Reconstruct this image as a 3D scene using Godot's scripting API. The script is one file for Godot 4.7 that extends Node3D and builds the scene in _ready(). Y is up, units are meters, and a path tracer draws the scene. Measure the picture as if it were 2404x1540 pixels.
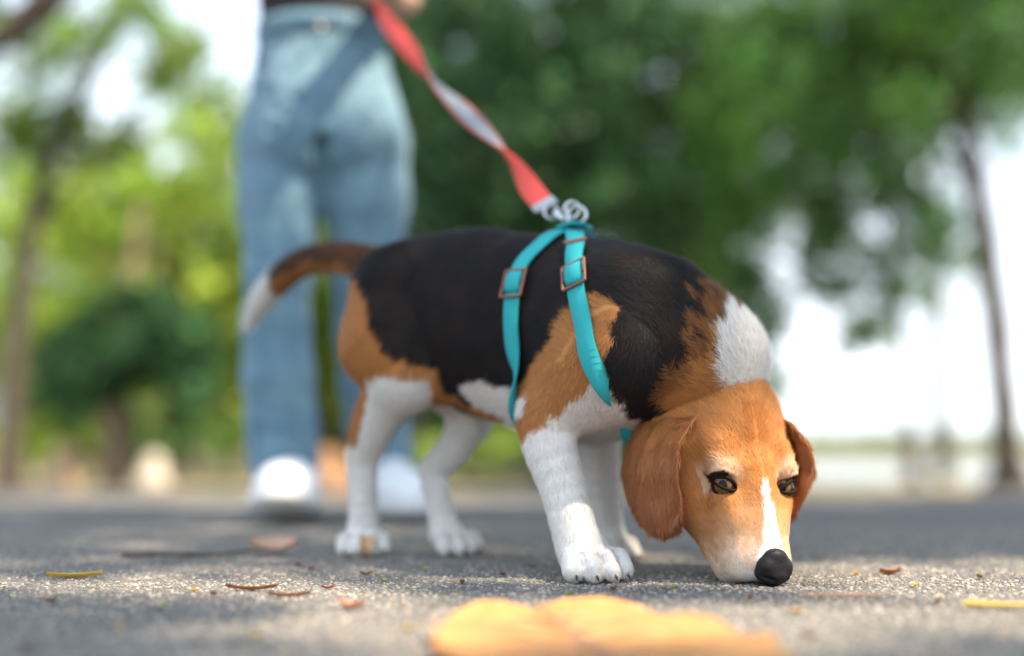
extends Node3D
# A beagle on a leash sniffs an asphalt path in a park, its walker behind it.
# Pixel positions below are of the photograph at 2404 x 1540; each gets its distance from the ground or the body plane it lies on.
const F := 2337.0
const EYE := 0.1326
const TILT := 0.12346
const DOG_AT := Vector3(-0.132, 0.0, -1.311)
const DOG_TURN := -0.5934
var rng := RandomNumberGenerator.new()
var lumps := FastNoiseLite.new()
var sun_dir := Vector3(0.52, 0.80, 0.24).normalized()
var used := {}


func _ready() -> void:
	rng.seed = 7
	lumps.seed = 3
	lumps.frequency = 1.0
	lumps.fractal_octaves = 2
	_camera_and_light()
	_setting()
	_trees()
	_dog()
	_harness_and_leash()
	_person()
	_litter()


func _camera_and_light() -> void:
	var cam := Camera3D.new()
	cam.name = "camera"
	cam.position = Vector3(0, EYE, 0)
	cam.rotation.x = TILT
	cam.near = 0.05
	cam.far = 1500.0
	var a := CameraAttributesPhysical.new()
	a.frustum_focal_length = 35.0
	a.exposure_aperture = 0.92
	a.frustum_focus_distance = 1.0
	cam.attributes = a
	cam.fov = rad_to_deg(2.0 * atan(770.0 / F))
	add_child(cam)
	cam.current = true
	var env := Environment.new()
	env.background_mode = Environment.BG_SKY
	var sm := ProceduralSkyMaterial.new()
	sm.sky_top_color = Color(0.72, 0.79, 0.88)
	sm.sky_horizon_color = Color(0.93, 0.95, 0.96)
	sm.sky_curve = 0.2
	sm.ground_bottom_color = Color(0.25, 0.24, 0.2)
	sm.ground_horizon_color = Color(0.6, 0.62, 0.6)
	sm.sun_angle_max = 12.0
	var sky := Sky.new()
	sky.sky_material = sm
	env.sky = sky
	env.tonemap_mode = Environment.TONE_MAPPER_LINEAR
	env.tonemap_exposure = 2.6
	env.sdfgi_enabled = true
	env.ssao_enabled = true
	env.ssil_enabled = true
	var we := WorldEnvironment.new()
	we.name = "environment"
	we.environment = env
	add_child(we)
	var sun := DirectionalLight3D.new()
	sun.name = "sun"
	sun.light_energy = 1.5
	sun.light_color = Color(1.0, 0.93, 0.82)
	sun.light_angular_distance = 0.6
	sun.shadow_enabled = true
	add_child(sun)
	sun.look_at_from_position(sun_dir * 20.0, Vector3.ZERO)


# ---------------------------------------------------------------- positions
func ray(px: float, py: float) -> Vector3:
	return Vector3((px - 1202.0) / F, (770.0 - py) / F, -1.0).rotated(Vector3.RIGHT, TILT)


func at(px: float, py: float, depth: float) -> Vector3:
	var r := ray(px, py)
	return Vector3(0, EYE, 0) + r * (depth / -r.z)


func on_ground(px: float, py: float, y := 0.0) -> Vector3:
	var r := ray(px, py)
	return Vector3(0, EYE, 0) + r * ((y - EYE) / r.y)


func dog_frame() -> Transform3D:
	return Transform3D(Basis(Vector3.UP, DOG_TURN), DOG_AT)


# the point of the dog's own upright plane z = side that shows at a pixel
func on_dog(px: float, py: float, side: float) -> Vector3:
	var inv := dog_frame().affine_inverse()
	var c := inv * Vector3(0, EYE, 0)
	var d := inv.basis * ray(px, py)
	return c + d * ((side - c.z) / d.z)


# ---------------------------------------------------------------- nodes
func numbered(called: String) -> String:
	if not used.has(called):
		used[called] = 0
		return called
	used[called] += 1
	return "%s_%03d" % [called, used[called]]


func thing(called: String, label: String, category: String, where := Vector3.ZERO, group := "") -> Node3D:
	var o := Node3D.new()
	o.name = numbered(called)
	add_child(o)
	o.position = where
	tag(o, label, category, group)
	return o


func tag(o: Node, label: String, category: String, group := "") -> void:
	o.set_meta("label", label)
	o.set_meta("category", category)
	if group != "":
		o.set_meta("group", group)


func part(called: String, mesh: Mesh, m: Material, parent: Node) -> MeshInstance3D:
	var o := MeshInstance3D.new()
	o.name = called
	o.mesh = mesh
	o.material_override = m
	o.cast_shadow = GeometryInstance3D.SHADOW_CASTING_SETTING_ON
	parent.add_child(o, true)
	return o


func structure(called: String, mesh: Mesh, m: Material) -> MeshInstance3D:
	var o := part(called, mesh, m, self)
	o.set_meta("kind", "structure")
	return o


func lin(r: float, g: float, b: float) -> Color:
	return Color(r, g, b).linear_to_srgb()


func paint(c: Color, rough := 0.7, vertex := false) -> StandardMaterial3D:
	var m := StandardMaterial3D.new()
	m.albedo_color = c
	m.roughness = rough
	m.vertex_color_use_as_albedo = vertex
	return m


func noise_tex(freq: float, stops: Array, size := 512, octaves := 3, kind := FastNoiseLite.TYPE_SIMPLEX_SMOOTH, seed_ := 1) -> NoiseTexture2D:
	var n := FastNoiseLite.new()
	n.noise_type = kind
	n.frequency = freq
	n.fractal_octaves = octaves
	n.seed = seed_
	var t := NoiseTexture2D.new()
	t.width = size
	t.height = size
	t.seamless = true
	t.noise = n
	var g := Gradient.new()
	g.offsets = PackedFloat32Array(stops.map(func(s): return s[0]))
	g.colors = PackedColorArray(stops.map(func(s): return s[1]))
	t.color_ramp = g
	return t


func mesh_of(v: PackedVector3Array, n: PackedVector3Array, idx: PackedInt32Array, col := PackedColorArray(), uv := PackedVector2Array()) -> ArrayMesh:
	var a := []
	a.resize(Mesh.ARRAY_MAX)
	a[Mesh.ARRAY_VERTEX] = v
	if n.size():
		a[Mesh.ARRAY_NORMAL] = n
	if idx.size():
		a[Mesh.ARRAY_INDEX] = idx
	if col.size():
		a[Mesh.ARRAY_COLOR] = col
	if uv.size():
		a[Mesh.ARRAY_TEX_UV] = uv
	var m := ArrayMesh.new()
	m.add_surface_from_arrays(Mesh.PRIMITIVE_TRIANGLES, a)
	return m


# ---------------------------------------------------------------- shapes from a distance field
class Field:
	var lo: Vector3
	var h: float
	var nx: int
	var ny: int
	var nz: int
	var f := PackedFloat32Array()
	var id := PackedByteArray()

	func _init(from: Vector3, to: Vector3, cell: float) -> void:
		lo = from
		h = cell
		nx = int((to.x - from.x) / cell) + 2
		ny = int((to.y - from.y) / cell) + 2
		nz = int((to.z - from.z) / cell) + 2
		f.resize(nx * ny * nz)
		f.fill(10.0)
		id.resize(nx * ny * nz)

	# a tapered capsule, joined with a blend of width k (or carved away)
	func cone(a: Vector3, b: Vector3, ra: float, rb: float, k: float, who := 0, sc := Vector3.ONE, carve := false) -> void:
		k = maxf(k, 0.0005)
		var rm := maxf(ra, rb) + k
		var pad := Vector3(rm, rm, rm) * sc + Vector3(h, h, h) * 2.0
		var p0 := (a.min(b) - pad - lo) / h
		var p1 := (a.max(b) + pad - lo) / h
		var x0 := maxi(0, int(p0.x))
		var y0 := maxi(0, int(p0.y))
		var z0 := maxi(0, int(p0.z))
		var x1 := mini(nx - 1, int(p1.x) + 1)
		var y1 := mini(ny - 1, int(p1.y) + 1)
		var z1 := mini(nz - 1, int(p1.z) + 1)
		var ix := 1.0 / sc.x
		var iy := 1.0 / sc.y
		var iz := 1.0 / sc.z
		var sm := minf(sc.x, minf(sc.y, sc.z))
		var bx := (b.x - a.x) * ix
		var by := (b.y - a.y) * iy
		var bz := (b.z - a.z) * iz
		var ib := 1.0 / maxf(bx * bx + by * by + bz * bz, 1e-12)
		var dr := rb - ra
		var k4 := 0.25 / k
		for z in range(z0, z1 + 1):
			var pz := (lo.z + z * h - a.z) * iz
			for y in range(y0, y1 + 1):
				var py := (lo.y + y * h - a.y) * iy
				var i := (z * ny + y) * nx + x0
				var px := (lo.x + x0 * h - a.x) * ix
				var st := h * ix
				var yz := py * by + pz * bz
				for x in range(x0, x1 + 1):
					var t := clampf((px * bx + yz) * ib, 0.0, 1.0)
					var dx := px - bx * t
					var dy := py - by * t
					var dz := pz - bz * t
					var d := (sqrt(dx * dx + dy * dy + dz * dz) - ra - dr * t) * sm
					var old := f[i]
					if carve:
						d = -d
						var e := d - old
						if e >= k:
							f[i] = d
							id[i] = who
						elif e > -k:
							var w := k - absf(e)
							f[i] = maxf(d, old) + w * w * k4
							if e > 0.0:
								id[i] = who
					else:
						var e := old - d
						if e >= k:
							f[i] = d
							id[i] = who
						elif e > -k:
							var w := k - absf(e)
							f[i] = minf(d, old) - w * w * k4
							if e > 0.0:
								id[i] = who
					i += 1
					px += st

	func chain(ps: Array, rs: Array, k: float, who := 0, sc := Vector3.ONE, later := -1.0) -> void:
		for j in ps.size() - 1:
			cone(ps[j], ps[j + 1], rs[j], rs[j + 1], k if j < 2 or later < 0.0 else later, who, sc)

	func value(p: Vector3) -> float:
		var q := (p - lo) / h
		var x := clampi(int(q.x), 0, nx - 2)
		var y := clampi(int(q.y), 0, ny - 2)
		var z := clampi(int(q.z), 0, nz - 2)
		var i := (z * ny + y) * nx + x
		var u := clampf(q.x - x, 0, 1)
		var v := clampf(q.y - y, 0, 1)
		var w := clampf(q.z - z, 0, 1)
		var s := nx * ny
		var c0 := lerpf(lerpf(f[i], f[i + 1], u), lerpf(f[i + nx], f[i + nx + 1], u), v)
		var c1 := lerpf(lerpf(f[i + s], f[i + s + 1], u), lerpf(f[i + s + nx], f[i + s + nx + 1], u), v)
		return lerpf(c0, c1, w)

	func slope(p: Vector3) -> Vector3:
		var e := h
		return Vector3(value(p + Vector3(e, 0, 0)) - value(p - Vector3(e, 0, 0)), value(p + Vector3(0, e, 0)) - value(p - Vector3(0, e, 0)), value(p + Vector3(0, 0, e)) - value(p - Vector3(0, 0, e))).normalized()

	# first crossing outward from an inner point
	func out_from(p: Vector3, dir: Vector3, most := 0.3) -> Vector3:
		var t := 0.0
		var last := 0.0
		while t < most:
			var d := value(p + dir * t)
			if d > 0.0 and t > 0.0:
				return p + dir * (t - d * 0.5)
			last = t
			t += maxf(0.002, -d * 0.6)
		return p + dir * last

	# surface net: {v, n, idx, id}
	func net() -> Dictionary:
		var at := PackedInt32Array()
		at.resize(f.size())
		at.fill(-1)
		var v := PackedVector3Array()
		var nn := PackedVector3Array()
		var who := PackedByteArray()
		var s := nx * ny
		var off := PackedInt32Array([0, 1, nx, nx + 1, s, s + 1, s + nx, s + nx + 1])
		var cor := [Vector3(0, 0, 0), Vector3(1, 0, 0), Vector3(0, 1, 0), Vector3(1, 1, 0), Vector3(0, 0, 1), Vector3(1, 0, 1), Vector3(0, 1, 1), Vector3(1, 1, 1)]
		var ea := PackedInt32Array([0, 2, 4, 6, 0, 1, 4, 5, 0, 1, 2, 3])
		var eb := PackedInt32Array([1, 3, 5, 7, 2, 3, 6, 7, 4, 5, 6, 7])
		var near := h * 2.0
		var cells := PackedInt32Array()
		for z in nz - 1:
			for y in ny - 1:
				var i := (z * ny + y) * nx
				for x in nx - 1:
					if absf(f[i]) < near:
						var m := 0
						for c in 8:
							if f[i + off[c]] < 0.0:
								m += 1
						if m > 0 and m < 8:
							var sum := Vector3.ZERO
							var cnt := 0
							for e in 12:
								var da := f[i + off[ea[e]]]
								var db := f[i + off[eb[e]]]
								if (da < 0.0) != (db < 0.0):
									sum += cor[ea[e]].lerp(cor[eb[e]], da / (da - db))
									cnt += 1
							at[i] = v.size()
							v.append(lo + (Vector3(x, y, z) + sum / cnt) * h)
							nn.append(Vector3(f[i + 1] - f[i] + f[i + nx + 1] - f[i + nx] + f[i + s + 1] - f[i + s] + f[i + s + nx + 1] - f[i + s + nx],
								f[i + nx] - f[i] + f[i + nx + 1] - f[i + 1] + f[i + s + nx] - f[i + s] + f[i + s + nx + 1] - f[i + s + 1],
								f[i + s] - f[i] + f[i + s + 1] - f[i + 1] + f[i + s + nx] - f[i + nx] + f[i + s + nx + 1] - f[i + nx + 1]).normalized())
							who.append(id[i])
							cells.append(i)
					i += 1
		var idx := PackedInt32Array()
		var d1 := PackedInt32Array([1, nx, s])
		var d2 := PackedInt32Array([nx, s, 1])
		var d3 := PackedInt32Array([s, 1, nx])
		for i in cells:
			var ins := f[i] < 0.0
			for ax in 3:
				if ins != (f[i + d1[ax]] < 0.0):
					if i - d2[ax] - d3[ax] < 0:
						continue
					var q0 := at[i - d2[ax] - d3[ax]]
					var q1 := at[i - d3[ax]]
					var q2 := at[i]
					var q3 := at[i - d2[ax]]
					if q0 < 0 or q1 < 0 or q3 < 0:
						continue
					if ins:
						idx.append_array(PackedInt32Array([q0, q2, q1, q0, q3, q2]))
					else:
						idx.append_array(PackedInt32Array([q0, q1, q2, q0, q2, q3]))
		return {"v": v, "n": nn, "idx": idx, "id": who}


# a tube along points, with radii; sides facets; closed ends
func tube(ps: Array, rs: Array, sides := 10, rough := 0.0, flat := Vector2.ONE) -> Dictionary:
	var v := PackedVector3Array()
	var n := PackedVector3Array()
	var idx := PackedInt32Array()
	var side := Vector3.ZERO
	for j in ps.size():
		var t: Vector3 = (ps[mini(j + 1, ps.size() - 1)] - ps[maxi(j - 1, 0)]).normalized()
		if side == Vector3.ZERO:
			side = t.cross(Vector3(0.13, 0.2, 0.97)).normalized()
			if absf(t.dot(Vector3(0.13, 0.2, 0.97).normalized())) > 0.95:
				side = t.cross(Vector3.RIGHT).normalized()
		side = (side - t * side.dot(t)).normalized()
		var up := t.cross(side)
		for k in sides:
			var a := TAU * k / sides
			var d := side * cos(a) * flat.x + up * sin(a) * flat.y
			var r: float = rs[j]
			if rough > 0.0:
				r *= 1.0 + rough * lumps.get_noise_3dv((ps[j] + d * r) * 9.0)
			v.append(ps[j] + d * r)
			n.append(d.normalized())
	for j in ps.size() - 1:
		for k in sides:
			var a := j * sides + k
			var b := j * sides + (k + 1) % sides
			idx.append_array(PackedInt32Array([a, a + sides, b, b, a + sides, b + sides]))
	for e in 2:
		var base := 0 if e == 0 else (ps.size() - 1) * sides
		var c := v.size()
		v.append(ps[0] if e == 0 else ps[-1])
		n.append((ps[0] - ps[1]).normalized() if e == 0 else (ps[-1] - ps[-2]).normalized())
		for k in sides:
			var a := base + k
			var b := base + (k + 1) % sides
			if e == 0:
				idx.append_array(PackedInt32Array([c, a, b]))
			else:
				idx.append_array(PackedInt32Array([c, b, a]))
	return {"v": v, "n": n, "idx": idx}


func tube_mesh(ps: Array, rs: Array, sides := 10, rough := 0.0, flat := Vector2.ONE) -> ArrayMesh:
	var d := tube(ps, rs, sides, rough, flat)
	return mesh_of(d.v, d.n, d.idx)


func joined(list: Array) -> ArrayMesh:
	var v := PackedVector3Array()
	var n := PackedVector3Array()
	var idx := PackedInt32Array()
	for d in list:
		var o := v.size()
		v.append_array(d.v)
		n.append_array(d.n)
		for i in d.idx:
			idx.append(i + o)
	return mesh_of(v, n, idx)


func smooth_path(ps: Array, steps := 6) -> Array:
	var out := []
	for j in ps.size() - 1:
		var a = ps[maxi(j - 1, 0)]
		var b = ps[j]
		var c = ps[j + 1]
		var d = ps[mini(j + 2, ps.size() - 1)]
		for s in steps:
			var t := float(s) / steps
			out.append(0.5 * ((2.0 * b) + (c - a) * t + (2.0 * a - 5.0 * b + 4.0 * c - d) * t * t + (3.0 * b - a - 3.0 * c + d) * t * t * t))
	out.append(ps[-1])
	return out


# ---------------------------------------------------------------- setting
func land(x: float, z: float) -> float:
	# flat round the dog, falling gently to the edge of the path, then park ground, with a lake basin on the right
	var y := 0.0
	var d := -z
	if d > 2.3:
		var k := d - 2.3
		y = -0.031 * k if k > 1.2 else -0.031 * k * k / 2.4
		if d > 8.2:
			y = -0.0314 * 5.9 + 0.0186
	if d > 8.2:
		y += 0.02 * sin(x * 1.3) * sin(d * 0.7)
		var wet := smoothstep(11.0, 18.0, d) * smoothstep(0.5, 3.5, x - (d - 10.0) * 0.05)
		y -= wet * 1.5
		if d > 195.0:
			y += smoothstep(195.0, 240.0, d) * 2.6
	return y


func sheet(xs: PackedFloat32Array, zs: PackedFloat32Array, lift := 0.0) -> ArrayMesh:
	var st := SurfaceTool.new()
	st.begin(Mesh.PRIMITIVE_TRIANGLES)
	st.set_smooth_group(0)
	for z in zs:
		for x in xs:
			st.set_uv(Vector2(x, z))
			st.add_vertex(Vector3(x, land(x, z) + lift, z))
	var w := xs.size()
	for j in zs.size() - 1:
		for i in w - 1:
			var a := j * w + i
			for q in [a, a + w, a + 1, a + 1, a + w, a + w + 1]:
				st.add_index(q)
	st.generate_normals()
	return st.commit()


func steps(from: float, to: float, by: float, grow := 1.0) -> PackedFloat32Array:
	var out := PackedFloat32Array()
	var x := from
	while (x - to) * signf(by) < 0.0:
		out.append(x)
		x += by
		by *= grow
	out.append(to)
	return out


func _setting() -> void:
	var xs := PackedFloat32Array()
	for x in range(-60, 61, 2):
		xs.append(x)
	var ground_m := StandardMaterial3D.new()
	ground_m.albedo_texture = noise_tex(0.02, [[0.0, lin(0.10, 0.12, 0.035)], [0.45, lin(0.16, 0.15, 0.06)], [0.6, lin(0.30, 0.22, 0.13)], [1.0, lin(0.40, 0.30, 0.19)]], 512, 5)
	ground_m.uv1_triplanar = true
	ground_m.uv1_world_triplanar = true
	ground_m.uv1_scale = Vector3(0.22, 0.22, 0.22)
	ground_m.roughness = 0.95
	var far_xs := PackedFloat32Array([-900, -400, -200, -120])
	far_xs.append_array(steps(-80, 80, 2.0))
	far_xs.append_array(PackedFloat32Array([120, 200, 400, 900]))
	var gz := steps(40.0, -30.0, -1.0)
	gz.append_array(PackedFloat32Array([-40, -60, -90, -130, -180, -195, -205, -215, -230, -240, -260, -400, -900]))
	structure("ground", sheet(far_xs, gz, -0.012), ground_m)
	# the path
	var road_m := StandardMaterial3D.new()
	road_m.albedo_texture = noise_tex(0.09, [[0.0, lin(0.115, 0.11, 0.104)], [0.5, lin(0.175, 0.165, 0.152)], [0.75, lin(0.24, 0.222, 0.198)], [1.0, lin(0.36, 0.325, 0.28)]], 1024, 4, FastNoiseLite.TYPE_SIMPLEX, 5)
	road_m.detail_enabled = true
	road_m.detail_blend_mode = BaseMaterial3D.BLEND_MODE_MUL
	road_m.detail_albedo = noise_tex(0.012, [[0.0, Color(0.78, 0.78, 0.8)], [0.5, Color(0.95, 0.95, 0.95)], [1.0, Color(1, 1, 1)]], 512, 5, FastNoiseLite.TYPE_SIMPLEX_SMOOTH, 8)
	road_m.detail_uv_layer = BaseMaterial3D.DETAIL_UV_1
	road_m.uv1_triplanar = true
	road_m.uv1_world_triplanar = true
	road_m.uv1_scale = Vector3(2.1, 2.1, 2.1)
	road_m.heightmap_enabled = true
	road_m.heightmap_texture = noise_tex(0.09, [[0.0, Color.BLACK], [1.0, Color.WHITE]], 1024, 4, FastNoiseLite.TYPE_SIMPLEX, 5)
	road_m.heightmap_scale = 0.5
	road_m.roughness = 0.85
	var rz := steps(6.0, -2.0, -0.5)
	rz.append_array(steps(-2.2, -8.2, -0.25))
	var road := structure("road", sheet(xs, rz), road_m)
	# loose and bedded grit of the asphalt, where the lens can tell the grains apart
	var grit_mesh := SphereMesh.new()
	grit_mesh.radius = 1.0
	grit_mesh.height = 2.0
	grit_mesh.radial_segments = 6
	grit_mesh.rings = 3
	var mm := MultiMesh.new()
	mm.transform_format = MultiMesh.TRANSFORM_3D
	mm.use_colors = true
	mm.mesh = grit_mesh
	mm.instance_count = 150000
	for i in mm.instance_count:
		var d := 0.5 + 1.3 * pow(rng.randf(), 1.15)
		var x := rng.randf_range(-0.62, 0.62) * (d + 0.15)
		var r := 0.0006 + 0.0014 * pow(rng.randf(), 3.0)
		var b := Basis(Vector3.UP, rng.randf() * TAU).scaled(Vector3(r * rng.randf_range(1.0, 1.7), r * rng.randf_range(0.6, 1.0), r * rng.randf_range(0.9, 1.4)))
		mm.set_instance_transform(i, Transform3D(b, Vector3(x, r * rng.randf_range(-0.35, 0.35), -d)))
		var t := rng.randf()
		var c := Color(0.145, 0.138, 0.128).lerp(Color(0.40, 0.35, 0.285), t * t * t * 1.2)
		if rng.randf() < 0.03:
			c = Color(0.40, 0.30, 0.20)
		mm.set_instance_color(i, c)
	var grit := MultiMeshInstance3D.new()
	grit.name = "grit"
	grit.multimesh = mm
	grit.material_override = paint(Color.WHITE, 0.8, true)
	grit.set_meta("kind", "stuff")
	road.add_child(grit)
	# the lake
	var wm := PlaneMesh.new()
	wm.size = Vector2(420, 230)
	var water_m := paint(lin(0.02, 0.05, 0.05), 0.12)
	water_m.metallic_specular = 0.6
	water_m.normal_enabled = true
	var wn := noise_tex(0.03, [[0, Color.BLACK], [1, Color.WHITE]], 512, 3)
	wn.as_normal_map = true
	wn.bump_strength = 2.0
	water_m.normal_texture = wn
	water_m.normal_scale = 0.3
	water_m.uv1_triplanar = true
	water_m.uv1_world_triplanar = true
	water_m.uv1_scale = Vector3(0.25, 0.25, 0.25)
	var lake := structure("lake_water", wm, water_m)
	lake.position = Vector3(205, -1.15, -118)


# ---------------------------------------------------------------- plants
func clump(leaves: int, size: float, seed_: int) -> ArrayMesh:
	# leaves spread through a ball of radius 1
	var r := RandomNumberGenerator.new()
	r.seed = seed_
	var v := PackedVector3Array()
	var n := PackedVector3Array()
	var col := PackedColorArray()
	for i in leaves:
		var c := Vector3(r.randfn(), r.randfn(), r.randfn()).normalized() * pow(r.randf(), 0.4)
		var dir := (c + Vector3(r.randfn(), r.randfn() - 0.5, r.randfn()) * 0.6).normalized()
		var side := dir.cross(Vector3(r.randfn(), r.randfn() + 1.5, r.randfn())).normalized()
		var up := side.cross(dir)
		var l := size * r.randf_range(0.7, 1.25)
		var w := l * r.randf_range(0.28, 0.4)
		var s := r.randf_range(0.7, 1.3)
		var fold := up * w * 0.35
		var q := [c - dir * l * 0.5, c + side * w + fold, c + dir * l * 0.5 - up * l * 0.12, c - side * w + fold]
		for k in [0, 2, 1, 0, 3, 2]:
			v.append(q[k])
			n.append((up + (side if k == 1 else (-side if k == 3 else Vector3.ZERO)) * -0.3).normalized())
			col.append(Color(s, s, s))
	return mesh_of(v, n, PackedInt32Array(), col)


var clump_mesh: ArrayMesh
var leaf_mats := {}
var bark_m: StandardMaterial3D
var pale_bark_m: StandardMaterial3D


func leaf_material(glow: float) -> StandardMaterial3D:
	if not leaf_mats.has(glow):
		var m := paint(Color.WHITE, 0.5, true)
		m.metallic_specular = 0.35
		m.backlight_enabled = true
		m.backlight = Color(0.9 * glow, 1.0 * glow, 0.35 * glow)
		leaf_mats[glow] = m
	return leaf_mats[glow]


# blobs: [centre, radii, clumps]; clear: sun shafts kept free as [ground point, radius along x, radius along z]
func crown(parent: Node3D, blobs: Array, tint: Color, size: float, glow := 0.8, called := "crown", clear := [], gap := -0.03, vary := 0.35) -> void:
	var xf := []
	var cols := []
	for b in blobs:
		var c: Vector3 = b[0]
		var rad: Vector3 = b[1]
		var tries := 0
		var made := 0
		while made < int(b[2]) and tries < int(b[2]) * 4:
			tries += 1
			var d := Vector3(rng.randfn(), rng.randfn(), rng.randfn()).normalized() * pow(rng.randf(), 0.45)
			var p := c + d * rad
			if lumps.get_noise_3dv((p + Vector3(31, 7, 3)) * (0.9 / maxf(0.6, rad.x * 0.55))) < gap:
				continue
			var s := size * rng.randf_range(0.7, 1.35)
			var skip := false
			for q in clear:
				var g: Vector3 = p - sun_dir * ((p.y - q[0].y) / sun_dir.y)
				if absf(g.x - q[0].x) < q[1] + s * 0.5 and absf(g.z - q[0].z) < q[2] + s * 0.5:
					skip = true
					break
			if skip:
				continue
			made += 1
			xf.append(Transform3D(Basis.from_euler(Vector3(rng.randf() * TAU, rng.randf() * TAU, rng.randf() * TAU)).scaled(Vector3(s, s, s)), p - parent.position))
			var k := 1.0 + rng.randf_range(-vary, vary)
			if rng.randf() < 0.14:
				k *= 2.4     # young, paler leaves
			cols.append(Color(tint.r * k * rng.randf_range(0.85, 1.25), tint.g * k, tint.b * k))
	var mm := MultiMesh.new()
	mm.transform_format = MultiMesh.TRANSFORM_3D
	mm.use_colors = true
	mm.mesh = clump_mesh
	mm.instance_count = xf.size()
	for i in xf.size():
		mm.set_instance_transform(i, xf[i])
		mm.set_instance_color(i, cols[i])
	var o := MultiMeshInstance3D.new()
	o.name = called
	o.multimesh = mm
	o.material_override = leaf_material(glow)
	o.set_meta("kind", "stuff")
	parent.add_child(o, true)


# path: [px, py] at one depth, radii in metres; the foot stands on the ground
func tree(called: String, label: String, depth: float, path: Array, rs: Array, blobs: Array, tint: Color, size := 0.16, glow := 0.8, bark: Material = null, group := "", clear := []) -> Node3D:
	var ps := path.map(func(p): return at(p[0], p[1], depth + (p[2] if p.size() > 2 else 0.0)))
	var foot: Vector3 = ps[0]
	foot.y = land(foot.x, foot.z) - 0.02
	var t := thing(called, label, "tree", foot, group)
	ps[0] = foot
	ps = ps.map(func(p): return p - foot)
	var sp := smooth_path(ps, 5)
	var sr := smooth_path(rs, 5)
	sr[0] *= 1.7
	sr[1] *= 1.25
	var b := bark if bark else bark_m
	part("trunk", tube_mesh(sp, sr, 14, 0.25), b, t)
	for bl in blobs:    # a limb from the trunk to each clump of the crown
		var c: Vector3 = bl[0] - foot
		var from: Vector3 = sp[int(sp.size() * clampf(0.45 + rng.randf() * 0.4, 0, 0.95))]
		var mid := from.lerp(c, 0.5) + Vector3(0, 0.12, 0)
		var r0: float = sr[-1] * 0.55
		part("limb", tube_mesh(smooth_path([from, mid, c], 4), smooth_path([r0, r0 * 0.7, r0 * 0.3], 4), 7, 0.2), b, t)
	if blobs.size():
		crown(t, blobs, tint, size, glow, "crown", clear)
	return t


func bl(px: float, py: float, d: float, rx: float, ry: float, n: int, rz := 0.0) -> Array:
	# a clump of crown centred on a pixel at a depth, its radii given in pixels there
	var m := d / F
	return [at(px, py, d), Vector3(rx * m, ry * m, (rz if rz > 0 else rx) * m), n]


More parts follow.
